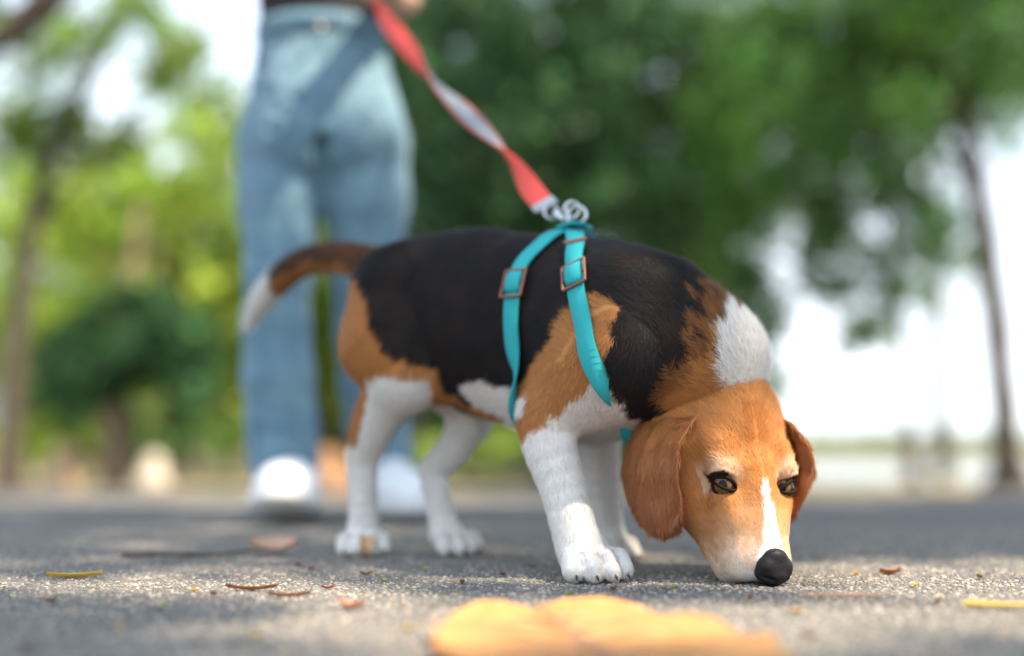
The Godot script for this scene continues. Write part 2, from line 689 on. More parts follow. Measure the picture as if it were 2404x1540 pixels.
func _trees() -> void:
	clump_mesh = clump(16, 0.55, 5)
	bark_m = paint(Color.WHITE, 0.95)
	bark_m.albedo_texture = noise_tex(0.03, [[0, lin(0.035, 0.026, 0.02)], [0.5, lin(0.075, 0.055, 0.042)], [1, lin(0.15, 0.12, 0.095)]], 256, 4)
	bark_m.uv1_triplanar = true
	bark_m.uv1_scale = Vector3(3, 1, 3)
	pale_bark_m = paint(Color.WHITE, 0.9)
	pale_bark_m.albedo_texture = noise_tex(0.03, [[0, lin(0.20, 0.13, 0.085)], [0.5, lin(0.34, 0.24, 0.16)], [1, lin(0.46, 0.35, 0.25)]], 256, 4, FastNoiseLite.TYPE_SIMPLEX_SMOOTH, 4)
	pale_bark_m.uv1_triplanar = true
	pale_bark_m.uv1_scale = Vector3(3, 1, 3)
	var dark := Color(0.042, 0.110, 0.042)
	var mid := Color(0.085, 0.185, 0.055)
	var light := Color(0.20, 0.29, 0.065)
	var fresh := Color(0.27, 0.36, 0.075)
	# right: two trees by the water
	tree("tree", "tall tree with the thick dark trunk beside the lake", 8.3, [[2372, 1175], [2352, 900], [2322, 620], [2292, 420], [2240, 200], [2190, -60]], [0.125, 0.105, 0.098, 0.092, 0.075, 0.05],
		[bl(2190, 130, 8.3, 260, 190, 230), bl(2020, 60, 8.0, 260, 180, 230), bl(2360, 60, 8.6, 230, 220, 210), bl(2230, -150, 8.5, 420, 200, 294), bl(2060, 300, 7.8, 190, 120, 105)], mid, 0.15)
	tree("tree", "slim tree with a thin leaning trunk beside the lake", 9.6, [[2148, 1172], [2128, 950], [2110, 780], [2100, 620], [2070, 420], [2020, 250]], [0.062, 0.056, 0.05, 0.045, 0.04, 0.03],
		[bl(2120, 540, 9.4, 150, 100, 90), bl(1900, 420, 9.5, 260, 150, 182), bl(1780, 560, 9.8, 190, 150, 133), bl(2000, 730, 9.5, 170, 100, 90), bl(1820, 700, 9.6, 120, 110, 70), bl(2200, 640, 9.4, 120, 90, 50), bl(1830, 250, 9.6, 260, 160, 182), bl(1960, 560, 9.6, 150, 110, 70)], mid, 0.13, 0.95)
	# middle: dense dark trees
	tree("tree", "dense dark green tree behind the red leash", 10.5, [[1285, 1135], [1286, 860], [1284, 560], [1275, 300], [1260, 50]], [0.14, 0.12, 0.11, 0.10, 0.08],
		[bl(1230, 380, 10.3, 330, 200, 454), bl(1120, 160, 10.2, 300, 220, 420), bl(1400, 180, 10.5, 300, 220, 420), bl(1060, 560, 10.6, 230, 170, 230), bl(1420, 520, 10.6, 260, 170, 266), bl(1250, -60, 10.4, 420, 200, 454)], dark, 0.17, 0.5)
	tree("tree", "green tree with a brown trunk showing through gaps in its leaves", 11.5, [[1640, 1130], [1632, 800], [1610, 460], [1590, 200]], [0.13, 0.12, 0.11, 0.08],
		[bl(1640, 260, 11.2, 260, 190, 294), bl(1560, 80, 11.4, 280, 190, 322), bl(1700, 480, 11.6, 220, 150, 182), bl(1560, 560, 11.8, 220, 150, 182), bl(1740, 90, 11.3, 240, 190, 266), bl(1650, 700, 11.6, 170, 100, 84)], mid, 0.15, 0.8)
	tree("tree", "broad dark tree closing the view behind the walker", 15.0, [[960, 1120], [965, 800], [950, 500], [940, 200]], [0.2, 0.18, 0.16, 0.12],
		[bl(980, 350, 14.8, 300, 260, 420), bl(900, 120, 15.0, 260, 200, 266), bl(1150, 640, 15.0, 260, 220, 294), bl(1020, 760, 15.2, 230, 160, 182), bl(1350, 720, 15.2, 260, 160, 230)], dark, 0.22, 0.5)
	tree("tree", "distant tree filling the gap behind the slim trees", 19.0, [[1560, 1110], [1560, 800], [1560, 400]], [0.2, 0.18, 0.1],
		[bl(1480, 500, 18.8, 330, 260, 350), bl(1760, 300, 19.0, 300, 260, 294), bl(1500, 780, 19.0, 300, 170, 230), bl(1900, 160, 19.0, 330, 220, 266), bl(1300, 250, 19.0, 380, 300, 350)], Color(0.05, 0.125, 0.05), 0.3, 0.6)
	tree("tree", "distant tree with fine leaves over the lake shore", 22.0, [[2210, 1105], [2200, 700], [2180, 300]], [0.2, 0.15, 0.1],
		[bl(2180, 260, 22.0, 330, 220, 230), bl(2000, 480, 22.0, 200, 130, 77), bl(2330, 120, 22.0, 260, 200, 182)], mid, 0.28, 0.9)
	# left: sunlit, loose trees
	tree("tree", "leaning tree with a dark trunk at the path edge and bright leaves", 7.2, [[22, 1150], [28, 900], [60, 640], [110, 400], [215, 165], [330, -80]], [0.085, 0.075, 0.066, 0.06, 0.05, 0.04],
		[bl(300, 60, 7.1, 190, 120, 84), bl(110, 180, 7.0, 170, 130, 77), bl(60, 330, 7.3, 110, 120, 70), bl(420, 180, 7.4, 150, 90, 70), bl(230, 330, 7.4, 130, 110, 60)], light, 0.11, 1.0)
	tree("tree", "tree with a thick bough reaching over the path", 5.6, [[-420, 1160], [-400, 700], [-260, 300], [-60, 130], [70, 50], [190, -70], [300, -220]], [0.14, 0.125, 0.11, 0.085, 0.078, 0.07, 0.06],
		[bl(330, -190, 5.6, 330, 120, 118), bl(-80, -20, 5.5, 200, 110, 90)], light, 0.10, 1.0)
	tree("tree", "young tree with a tan trunk before the dark shrub", 9.0, [[262, 1150], [268, 1000], [280, 880], [300, 700], [330, 480]], [0.11, 0.10, 0.09, 0.06, 0.04],
		[bl(330, 470, 9.2, 190, 130, 77), bl(180, 500, 9.3, 170, 120, 90), bl(460, 380, 9.4, 130, 120, 70)], fresh, 0.14, 1.0, pale_bark_m)
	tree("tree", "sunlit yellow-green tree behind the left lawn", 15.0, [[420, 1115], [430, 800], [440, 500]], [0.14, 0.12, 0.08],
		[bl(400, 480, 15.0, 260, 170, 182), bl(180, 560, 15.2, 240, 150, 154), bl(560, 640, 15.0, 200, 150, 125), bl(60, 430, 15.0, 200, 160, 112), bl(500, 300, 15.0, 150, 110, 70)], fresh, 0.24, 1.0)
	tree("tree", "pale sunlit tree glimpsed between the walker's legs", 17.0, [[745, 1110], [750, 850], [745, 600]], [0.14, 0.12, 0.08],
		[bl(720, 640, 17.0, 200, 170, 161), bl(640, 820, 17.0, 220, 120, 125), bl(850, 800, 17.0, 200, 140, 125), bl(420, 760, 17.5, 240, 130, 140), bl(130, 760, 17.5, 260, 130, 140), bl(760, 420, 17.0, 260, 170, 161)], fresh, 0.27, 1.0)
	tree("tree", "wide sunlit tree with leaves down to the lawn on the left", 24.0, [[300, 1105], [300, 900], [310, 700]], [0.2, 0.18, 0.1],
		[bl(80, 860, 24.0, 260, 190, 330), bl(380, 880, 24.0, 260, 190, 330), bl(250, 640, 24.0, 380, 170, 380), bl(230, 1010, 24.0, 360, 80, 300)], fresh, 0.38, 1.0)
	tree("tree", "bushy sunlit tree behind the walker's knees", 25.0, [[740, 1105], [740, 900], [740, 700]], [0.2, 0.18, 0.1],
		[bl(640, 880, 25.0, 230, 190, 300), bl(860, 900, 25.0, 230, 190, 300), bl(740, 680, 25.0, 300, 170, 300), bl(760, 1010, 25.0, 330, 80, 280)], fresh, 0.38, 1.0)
	tree("tree", "bushy green tree seen under the dog's belly", 23.0, [[1200, 1105], [1200, 950], [1200, 800]], [0.2, 0.18, 0.1],
		[bl(1120, 920, 23.0, 260, 170, 300), bl(1420, 920, 23.0, 260, 160, 300), bl(1660, 930, 23.0, 200, 130, 180), bl(1200, 1030, 23.0, 300, 70, 240)], mid, 0.36, 0.9)
	# shrubs
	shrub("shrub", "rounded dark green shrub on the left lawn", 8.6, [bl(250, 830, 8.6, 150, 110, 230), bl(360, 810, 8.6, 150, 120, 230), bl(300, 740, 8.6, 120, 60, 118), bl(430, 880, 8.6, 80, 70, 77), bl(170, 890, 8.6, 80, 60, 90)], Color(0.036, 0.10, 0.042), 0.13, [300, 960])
	shrub("shrub", "low light green shrub behind the dog's belly", 9.2, [bl(1130, 1060, 9.2, 170, 55, 105), bl(1000, 1080, 9.2, 110, 40, 90)], light, 0.10, [1120, 1120])
	shrub("shrub", "low green shrub at the foot of the trunks on the right", 10.5, [bl(1620, 1040, 10.5, 190, 70, 133), bl(1440, 1050, 10.5, 160, 60, 105)], mid, 0.12, [1560, 1120])
	shrub("shrub", "small green shrub beside the tan trunk", 9.4, [bl(120, 960, 9.4, 110, 60, 77), bl(420, 1010, 9.4, 140, 60, 84)], mid, 0.11, [280, 1090])
	# far shore
	var wood := Node3D.new()
	wood.name = "far_wood"
	add_child(wood)
	wood.set_meta("kind", "stuff")
	wood.set_meta("label", "hazy green wood along the far shore of the lake")
	wood.set_meta("category", "wood")
	var masses := []
	for k in 12:
		var f := at(1560.0 + k * 90.0 + rng.randf_range(-30, 30), 1080, 235.0)
		f.y = land(f.x, f.z) + 1.6
		masses.append([f, Vector3(rng.randf_range(5, 9), rng.randf_range(1.6, 3.6), 4), 70])
	crown(wood, masses, mid, 1.5, 0.6, "foliage")
	# overhead: the tree whose crown dapples the path; gaps stand over the sunlit patches of the picture
	var clear := []
	for q in [[300, 1368, 0.16, 0.075], [2100, 1388, 0.24, 0.075], [880, 1455, 0.10, 0.035], [1440, 1495, 0.17, 0.075], [2150, 1440, 0.18, 0.035], [600, 1385, 0.08, 0.045], [2270, 1330, 0.16, 0.08], [1190, 1232, 0.06, 0.10], [520, 1170, 1.0, 0.4], [120, 1180, 0.6, 0.4], [1700, 1165, 0.4, 0.3], [800, 1160, 0.5, 0.35]]:
		clear.append([on_ground(q[0], q[1]), q[2], q[3]])
	for q in [[680, 425, 1.98, 0.03, 0.03], [955, 300, 2.0, 0.01, 0.04], [960, 480, 2.0, 0.0, 0.05], [1715, 905, 1.03, 0.055, 0.03], [1835, 1220, 0.99, 0.03, 0.02], [1735, 815, 1.06, 0.045, 0.03], [1800, 1000, 1.0, 0.03, 0.02]]:
		clear.append([at(q[0], q[1], q[2]), q[3], q[4]])
	var top := Vector3(6.0, 0, -1.8)
	top.y = land(top.x, top.z) - 0.02
	var shade := thing("tree", "spreading shade tree over the path, its trunk out of view on the right", "tree", top)
	part("trunk", tube_mesh(smooth_path([Vector3.ZERO, Vector3(-0.1, 1.6, 0), Vector3(-0.3, 3.2, -0.1), Vector3(-0.8, 4.7, -0.4)], 5), smooth_path([0.34, 0.22, 0.19, 0.14], 5), 14, 0.2), bark_m, shade)
	for e in [Vector3(-3.2, 4.9, 1.9), Vector3(-3.4, 5.1, -1.4), Vector3(-2.4, 5.2, -3.6), Vector3(-4.6, 5.2, 0.4), Vector3(-1.2, 5.0, 2.6), Vector3(0.9, 5.3, -0.6)]:
		part("limb", tube_mesh(smooth_path([Vector3(-0.25, 3.0, -0.1), Vector3(-0.3, 3.0, -0.1).lerp(e, 0.5) + Vector3(0, 0.4, 0), e], 5), smooth_path([0.11, 0.07, 0.025], 5), 8, 0.15), bark_m, shade)
	crown(shade, [[Vector3(3.4, 5.1, 0.2), Vector3(2.4, 0.55, 2.2), 1500], [Vector3(3.2, 5.2, -2.4), Vector3(2.5, 0.5, 2.0), 1800], [Vector3(3.4, 5.4, -5.0), Vector3(2.6, 0.6, 2.0), 800], [Vector3(5.6, 5.3, -1.8), Vector3(1.8, 0.5, 2.4), 450], [Vector3(3.6, 5.9, -1.4), Vector3(2.4, 0.5, 2.6), 700]], Color(0.05, 0.11, 0.03), 0.16, 0.8, "crown", clear, -0.2)
	var over_dog := []
	for q in [[1365, 1392], [1400, 1388], [1440, 1384], [1700, 1392], [1780, 1394]]:
		over_dog.append([on_ground(q[0], q[1]) + sun_dir * (4.6 / sun_dir.y), Vector3(0.03, 0.2, 0.02), 12])
	crown(shade, over_dog, Color(0.05, 0.11, 0.03), 0.045, 0.8, "crown", [], -1.0)


func shrub(called: String, label: String, depth: float, blobs: Array, tint: Color, size: float, foot: Array) -> void:
	var f := at(foot[0], foot[1], depth)
	f.y = land(f.x, f.z)
	var t := thing(called, label, "shrub", f)
	for b in blobs:
		part("stem", tube_mesh([Vector3(0, -0.02, 0), (b[0] - f) * 0.5 + Vector3(0, 0.05, 0), b[0] - f], [0.022, 0.016, 0.008], 6), bark_m, t)
	var low := []
	for b in blobs:
		low.append(b)
	crown(t, low, tint, size, 0.7, "foliage")


# ---------------------------------------------------------------- dog
var body_field: Field
var neck_mid: Vector3
var head_at: Transform3D      # head frame in the dog's frame: x to its left cheek, y to the crown, z out of the forehead
const BLACK := Color(0.0150, 0.0142, 0.0150)
const TAN := Color(0.43, 0.185, 0.062)
const WHITE := Color(0.74, 0.715, 0.675)
const BROWN := Color(0.12, 0.052, 0.025)
const EX := 0.0415   # eye from the midline
const PINK := Color(0.50, 0.36, 0.31)


func flank(list: Array, side: float) -> PackedVector2Array:
	var out := PackedVector2Array()
	for p in list:
		var q := on_dog(p[0], p[1], side)
		out.append(Vector2(q.x, q.y))
	return out


func jn(list: Array) -> Array:   # [px, py, side] -> joints
	return list.map(func(p): return on_dog(p[0], p[1], p[2]))


func smooth_normals(v: PackedVector3Array, idx: PackedInt32Array) -> PackedVector3Array:
	var n := PackedVector3Array()
	n.resize(v.size())
	for t in range(0, idx.size(), 3):
		var c := (v[idx[t + 2]] - v[idx[t]]).cross(v[idx[t + 1]] - v[idx[t]])
		for j in 3:
			n[idx[t + j]] += c
	for i in n.size():
		n[i] = n[i].normalized()
	return n


func paw(fd: Field, at_: Vector3, turn: float, size: float, who: int) -> Array:
	# four toes fanned out before the pad; returns claw roots and directions
	var claws := []
	var b := Basis(Vector3.UP, turn)
	fd.cone(at_ + Vector3(0, 0.018, 0) * size, at_ + b * Vector3(0.012, 0.014, 0) * size, 0.0215 * size, 0.018 * size, 0.012, who)
	for k in 4:
		var side: float = [-1.55, -0.55, 0.55, 1.55][k]
		var reach: float = [0.012, 0.021, 0.021, 0.012][k]
		var a: Vector3 = at_ + b * Vector3(0.006, 0.021, side * 0.0115) * size
		var m: Vector3 = at_ + b * Vector3(0.008 + reach * 0.62, 0.0195, side * 0.0150) * size
		var e: Vector3 = at_ + b * Vector3(0.010 + reach, 0.0105, side * 0.0165) * size
		fd.cone(a, m, 0.0095 * size, 0.0105 * size, 0.004, who)
		fd.cone(m, e, 0.0108 * size, 0.0098 * size, 0.0025, who)
		claws.append([e + b * Vector3(0.0075, -0.002, 0) * size, b * Vector3(1, -0.55, side * 0.1)])
	for side: float in [-1.0, 0.0, 1.0]:
		fd.cone(at_ + b * Vector3(0.022, 0.03, side * 0.0165) * size, at_ + b * Vector3(0.042, 0.004, side * 0.0175) * size, 0.0014, 0.0022, 0.0022, who, Vector3.ONE, true)
	return claws


func _dog() -> void:
	var dog := thing("dog", "black, tan and white hound in a turquoise harness sniffing the asphalt", "dog", DOG_AT)
	dog.rotation.y = DOG_TURN
	var fd := Field.new(Vector3(-0.365, -0.008, -0.15), Vector3(0.50, 0.435, 0.15), 0.004)
	body_field = fd
	var flat := Vector3(1, 1, 0.74)
	# torso: tag 1
	fd.chain([Vector3(-0.012, 0.322, 0), Vector3(0.075, 0.303, 0), Vector3(0.17, 0.284, 0), Vector3(0.258, 0.267, 0), Vector3(0.302, 0.268, 0)],
		[0.071, 0.101, 0.106, 0.105, 0.082], 0.03, 1, flat)
	fd.cone(Vector3(0.005, 0.352, 0), Vector3(0.12, 0.352, 0), 0.05, 0.05, 0.03, 1, Vector3(1, 1, 1.1))
	fd.cone(Vector3(0.23, 0.305, 0), Vector3(0.30, 0.298, 0), 0.066, 0.06, 0.03, 1)
	fd.cone(Vector3(0.215, 0.212, 0), Vector3(0.305, 0.202, 0), 0.052, 0.052, 0.03, 1, Vector3(1, 1, 1.1))
	# neck: tag 2
	var ht := Basis(Vector3.UP, deg_to_rad(24.5)) * Basis(Vector3.RIGHT, deg_to_rad(-15.0)) * Basis(Vector3.BACK, deg_to_rad(-3.0))
	head_at = dog_frame().affine_inverse() * Transform3D(ht, at(1745, 1148, 1.055))
	var nape := head_at * Vector3(-0.004, 0.055, -0.052)
	neck_mid = on_dog(1662, 846, -0.032)
	fd.chain([Vector3(0.295, 0.272, 0), on_dog(1545, 790, -0.006), neck_mid, nape], [0.082, 0.070, 0.054, 0.044], 0.05, 2)
	fd.cone(on_dog(1455, 790, 0.022), on_dog(1575, 850, 0.0), 0.066, 0.058, 0.05, 2)
	# tail: tag 3
	var tail_path := smooth_path(jn([[925, 640, 0], [875, 622, 0], [815, 605, 0], [755, 604, 0], [700, 622, 0], [655, 657, 0], [618, 702, 0], [590, 750, 0]]), 4)
	fd.chain(tail_path, smooth_path([0.030, 0.0245, 0.0205, 0.0190, 0.0185, 0.0185, 0.0165, 0.0085], 4), 0.012, 3, Vector3.ONE, 0.003)
	# near front leg: upper 4, lower 5
	fd.chain(jn([[1445, 705, 0.045], [1462, 840, 0.058], [1290, 972, 0.072]]), [0.042, 0.054, 0.0335], 0.03, 4)
	fd.chain(smooth_path(jn([[1290, 972, 0.072], [1287, 1030, 0.079], [1320, 1140, 0.083], [1347, 1238, 0.086], [1362, 1285, 0.087]]), 3), smooth_path([0.033, 0.0305, 0.0245, 0.0235, 0.025], 3), 0.010, 5, Vector3.ONE, 0.0025)
	# far front leg
	fd.chain(jn([[1470, 720, -0.045], [1510, 850, -0.058], [1400, 980, -0.07]]), [0.042, 0.05, 0.031], 0.03, 14)
	fd.chain(smooth_path(jn([[1400, 980, -0.07], [1405, 1050, -0.075], [1412, 1150, -0.08], [1424, 1235, -0.083], [1432, 1270, -0.083]]), 3), smooth_path([0.031, 0.027, 0.0225, 0.0205, 0.021], 3), 0.010, 15, Vector3.ONE, 0.0025)
	# near hind leg: thigh 6, lower 7
	fd.chain(jn([[935, 690, 0.045], [922, 810, 0.052], [958, 880, 0.052]]), [0.062, 0.060, 0.042], 0.03, 6)
	fd.chain(smooth_path(jn([[958, 880, 0.052], [905, 945, 0.046], [868, 1020, 0.04], [851, 1085, 0.036], [853, 1170, 0.034], [854, 1245, 0.033]]), 3), smooth_path([0.042, 0.034, 0.0275, 0.0205, 0.0180, 0.0195], 3), 0.010, 7, Vector3.ONE, 0.0025)
	fd.cone(on_dog(838, 1055, 0.036), on_dog(840, 1085, 0.036), 0.012, 0.008, 0.012, 7)
	# far hind leg: thigh 16, lower 17
	fd.chain(jn([[965, 700, -0.045], [1020, 850, -0.05], [1110, 975, -0.05]]), [0.06, 0.050, 0.0255], 0.025, 16)
	fd.chain(smooth_path(jn([[1110, 975, -0.05], [1066, 1050, -0.045], [1018, 1112, -0.038], [1032, 1180, -0.035], [1042, 1245, -0.033]]), 3), smooth_path([0.0265, 0.0225, 0.0175, 0.0165, 0.0185], 3), 0.010, 17, Vector3.ONE, 0.0025)
	fd.cone(on_dog(1000, 1092, -0.036), on_dog(994, 1105, -0.036), 0.009, 0.006, 0.01, 17)
	# loose skin under the belly and over the breast
	fd.cone(Vector3(0.09, 0.232, 0), Vector3(0.2, 0.206, 0), 0.034, 0.036, 0.03, 1)
	fd.cone(Vector3(0.30, 0.21, 0), Vector3(0.362, 0.225, 0), 0.046, 0.04, 0.03, 1)
	var claws := []
	claws += paw(fd, Vector3(0.314, 0, 0.087), 0.42 - 1.05, 1.12, 8)
	claws += paw(fd, Vector3(0.243, 0, -0.083), -0.45, 1.0, 8)
	claws += paw(fd, Vector3(-0.052, 0, 0.033), -0.75, 1.0, 8)
	claws += paw(fd, Vector3(0.040, 0, -0.033), -0.25, 1.02, 8)
	var net := fd.net()
	var v: PackedVector3Array = net.v
	var n: PackedVector3Array = net.n
	var idx: PackedInt32Array = net.idx
	var who: PackedByteArray = net.id
	# coat pattern, in the dog's own side plane, the same on both flanks
	var tan_shoulder := flank([[1438, 705], [1478, 720], [1482, 800], [1462, 872], [1430, 905], [1345, 975], [1290, 1012], [1240, 1045], [1190, 1000], [1200, 950], [1240, 890], [1290, 835], [1350, 770], [1395, 735]], 0.075)
	var tan_thigh := flank([[890, 655], [925, 705], [955, 810], [1000, 892], [1090, 948], [1170, 985], [1130, 1010], [990, 895], [955, 885], [920, 884], [890, 868], [865, 920], [812, 990], [760, 990], [770, 650]], 0.06)
	var white_front := flank([[1462, 870], [1430, 905], [1345, 975], [1290, 1012], [1240, 1045], [1150, 1400], [1500, 1400], [1505, 1030], [1490, 975], [1478, 920]], 0.07)
	var white_belly := flank([[1100, 912], [1150, 893], [1225, 908], [1300, 940], [1300, 1100], [1160, 1100]], 0.05)
	var nape_white := dog_frame().affine_inverse() * at(1732, 836, 1.075)
	var hinv := head_at.affine_inverse()
	var col := PackedColorArray()
	var flow := PackedVector3Array()
	var lng := PackedFloat32Array()
	var den := PackedFloat32Array()
	for i in v.size():
		var p := v[i]
		var t := who[i]
		var w := Vector3(lumps.get_noise_3dv(p * 60.0), lumps.get_noise_3dv(p * 60.0 + Vector3(9, 0, 0)), 0) * 0.006
		var q := Vector2(p.x + w.x, p.y + w.y)
		var c := BLACK
		var l := 0.013
		var g := Vector3(-1, -0.35, 0)
		if t == 3:
			var far := clampf((-p.x - 0.05) / 0.22, 0, 1)
			# sable along the upper side of the tail, tan hairs along its lower side, with a ragged edge
			var spine := 1.0
			var low_side := 0.0
			for tp: Vector3 in tail_path:
				var dd := Vector2(p.x - tp.x, p.y - tp.y).length()
				if dd < spine:
					spine = dd
					low_side = tp.y - p.y
			c = TAN.lerp(BROWN, 0.25) if low_side + 0.012 * lumps.get_noise_3dv(p * 55.0) > 0.006 else BROWN.lerp(BLACK, 0.35 + 0.4 * lumps.get_noise_3dv(p * 40.0))
			g = Vector3(-1, -0.2 - far * 0.8, 0)
			l = 0.016
			if p.x + w.x < -0.252:
				c = WHITE
				l = 0.019
		elif t in [5, 7, 8, 15, 17]:
			c = WHITE
			g = Vector3(-0.05, -1, 0)
			l = 0.0085
			if t == 5 and p.y > 0.13 and Geometry2D.is_point_in_polygon(q, tan_shoulder):
				c = TAN
			elif t == 7 and q.y > 0.226 - clampf((0.012 - p.x) / 0.05, 0, 1) * 0.085:
				c = TAN
			elif t == 15 and p.y > 0.165 and p.z < -0.07:
				c = TAN
			if t == 8:
				g = Vector3(0.5, -0.6, 0.2)
				l = 0.0055
				c = WHITE.lerp(PINK, 0.12)
				if p.x < 0.02 and p.z > 0.0 and p.distance_to(Vector3(-0.03, 0.014, 0.05)) < 0.014:
					c = Color(0.6, 0.38, 0.2)
		elif t == 16:
			c = TAN if p.z + w.x < -0.085 else WHITE.lerp(PINK, 0.35 + 0.4 * clampf(lumps.get_noise_3dv(p * 25.0), -1, 1))
			if p.y > 0.24:
				c = BLACK if p.x > 0.08 else TAN
			g = Vector3(-0.2, -1, 0)
			l = 0.008
		else:
			if Geometry2D.is_point_in_polygon(q, tan_thigh) and absf(p.z) > 0.018 - (0.02 if p.x < 0.03 else 0.0):
				c = TAN
			elif Geometry2D.is_point_in_polygon(q, white_belly) or (p.y < 0.172 and p.x < 0.32):
				c = WHITE.lerp(PINK, 0.15)
			elif Geometry2D.is_point_in_polygon(q, white_front):
				c = WHITE.lerp(PINK, 0.2 + 0.25 * lumps.get_noise_3dv(p * 40.0))
				l = 0.009
			elif Geometry2D.is_point_in_polygon(q, tan_shoulder):
				c = TAN
			elif p.x > 0.33 and p.y + w.y < 0.165:
				c = WHITE
			if t == 6 or t == 4:
				g = Vector3(-0.35, -1, 0)
				l = 0.011
			if t == 6 and p.z < 0.02 and p.y < 0.26:
				c = WHITE.lerp(PINK, 0.5)
			if t == 2:
				g = Vector3(-0.9, 0.55, 0)
				l = 0.016
				var e := p - nape_white
				if p.x > 0.395 and p.y > 0.195:
					var edge := lumps.get_noise_3dv(p * 45.0) * 0.012
					if e.length() < 0.051 + edge:
						c = WHITE
					elif e.length() < 0.074 + edge * 2.0:
						c = TAN if e.y < -0.012 else BROWN.lerp(TAN, 0.25 + 0.35 * lumps.get_noise_3dv(p * 70.0))
				if e.length() > 0.050 and (hinv * p).length() < (0.165 if (hinv * p).x > -0.045 else 0.122) + w.x:
					c = TAN
				elif c == BLACK and (hinv * p).length() < 0.140 + w.x * 2.0:
					c = BROWN.lerp(TAN, 0.3)
			if t == 6 and p.y + w.y < 0.245 and p.z >= 0.02:
				c = TAN if q.y > 0.226 - clampf((0.012 - p.x) / 0.05, 0, 1) * 0.085 else WHITE
			elif t == 1 and p.x < 0.1 and p.y + w.y < 0.235 and c == BLACK:
				c = TAN if absf(p.z) > 0.03 else WHITE.lerp(PINK, 0.4)
			if c == BLACK:
				c = BLACK.lerp(BROWN, clampf(0.03 + 0.1 * lumps.get_noise_3dv(p * 22.0), 0, 1))
		col.append(c)
		flow.append(g)
		lng.append(l)
		den.append(1.0)
	_head(v, n, idx, col, flow, lng, den, dog)
	var coat := paint(Color.WHITE, 0.75, true)
	coat.metallic_specular = 0.3
	part("body", mesh_of(v, n, idx, col), coat, dog)
	var fm := paint(Color.WHITE, 0.55, true)
	fm.metallic_specular = 0.22
	var fur := part("fur", fur_mesh(v, n, idx, col, flow, lng, den, 950000.0), fm, dog)
	fur.set_meta("kind", "stuff")
	var horn := paint(lin(0.02, 0.017, 0.015), 0.35)
	for c in claws:
		var a: Vector3 = c[0]
		var d: Vector3 = c[1].normalized()
		part("claw", tube_mesh([a - d * 0.006, a + d * 0.001, a + d * 0.006 + Vector3(0, -0.002, 0)], [0.0022, 0.0020, 0.0006], 8), horn, dog)


func fur_mesh(v: PackedVector3Array, n: PackedVector3Array, idx: PackedInt32Array, col: PackedColorArray, flow: PackedVector3Array, lng: PackedFloat32Array, den: PackedFloat32Array, per_m2: float) -> ArrayMesh:
	var fv := PackedVector3Array()
	var fn := PackedVector3Array()
	var fc := PackedColorArray()
	for t in range(0, idx.size(), 3):
		var i0 := idx[t]
		var i1 := idx[t + 1]
		var i2 := idx[t + 2]
		var e1 := v[i1] - v[i0]
		var e2 := v[i2] - v[i0]
		var want := e1.cross(e2).length() * 0.5 * per_m2 * den[i0]
		var m := int(want + rng.randf())
		for k in m:
			var a := rng.randf()
			var b := rng.randf()
			if a + b > 1.0:
				a = 1.0 - a
				b = 1.0 - b
			var i := i0 if a + b < 0.5 else (i1 if a > b else i2)
			if den[i] <= 0.0:
				continue
			var nn := n[i]
			var l := lng[i] * rng.randf_range(0.6, 1.25)
			var p := v[i0] + e1 * a + e2 * b - nn * 0.0006
			var g := flow[i].normalized() + Vector3(rng.randf() - 0.5, rng.randf() - 0.5, rng.randf() - 0.5) * 0.7
			g = (g - nn * g.dot(nn)).normalized()
			var w := g.cross(nn) * rng.randf_range(0.00028, 0.0005)
			var tip := p + g * l + nn * (l * rng.randf_range(0.08, 0.28))
			var s := rng.randf_range(0.72, 1.2)
			var c := Color(col[i].r * s, col[i].g * s, col[i].b * s)
			fv.append(p - w)
			fv.append(tip)
			fv.append(p + w)
			var fnn := (nn - g * 0.12).normalized()
			fn.append(fnn)
			fn.append(fnn)
			fn.append(fnn)
			fc.append(c)
			fc.append(c * 1.12)
			fc.append(c)
	return mesh_of(fv, fn, PackedInt32Array(), fc)


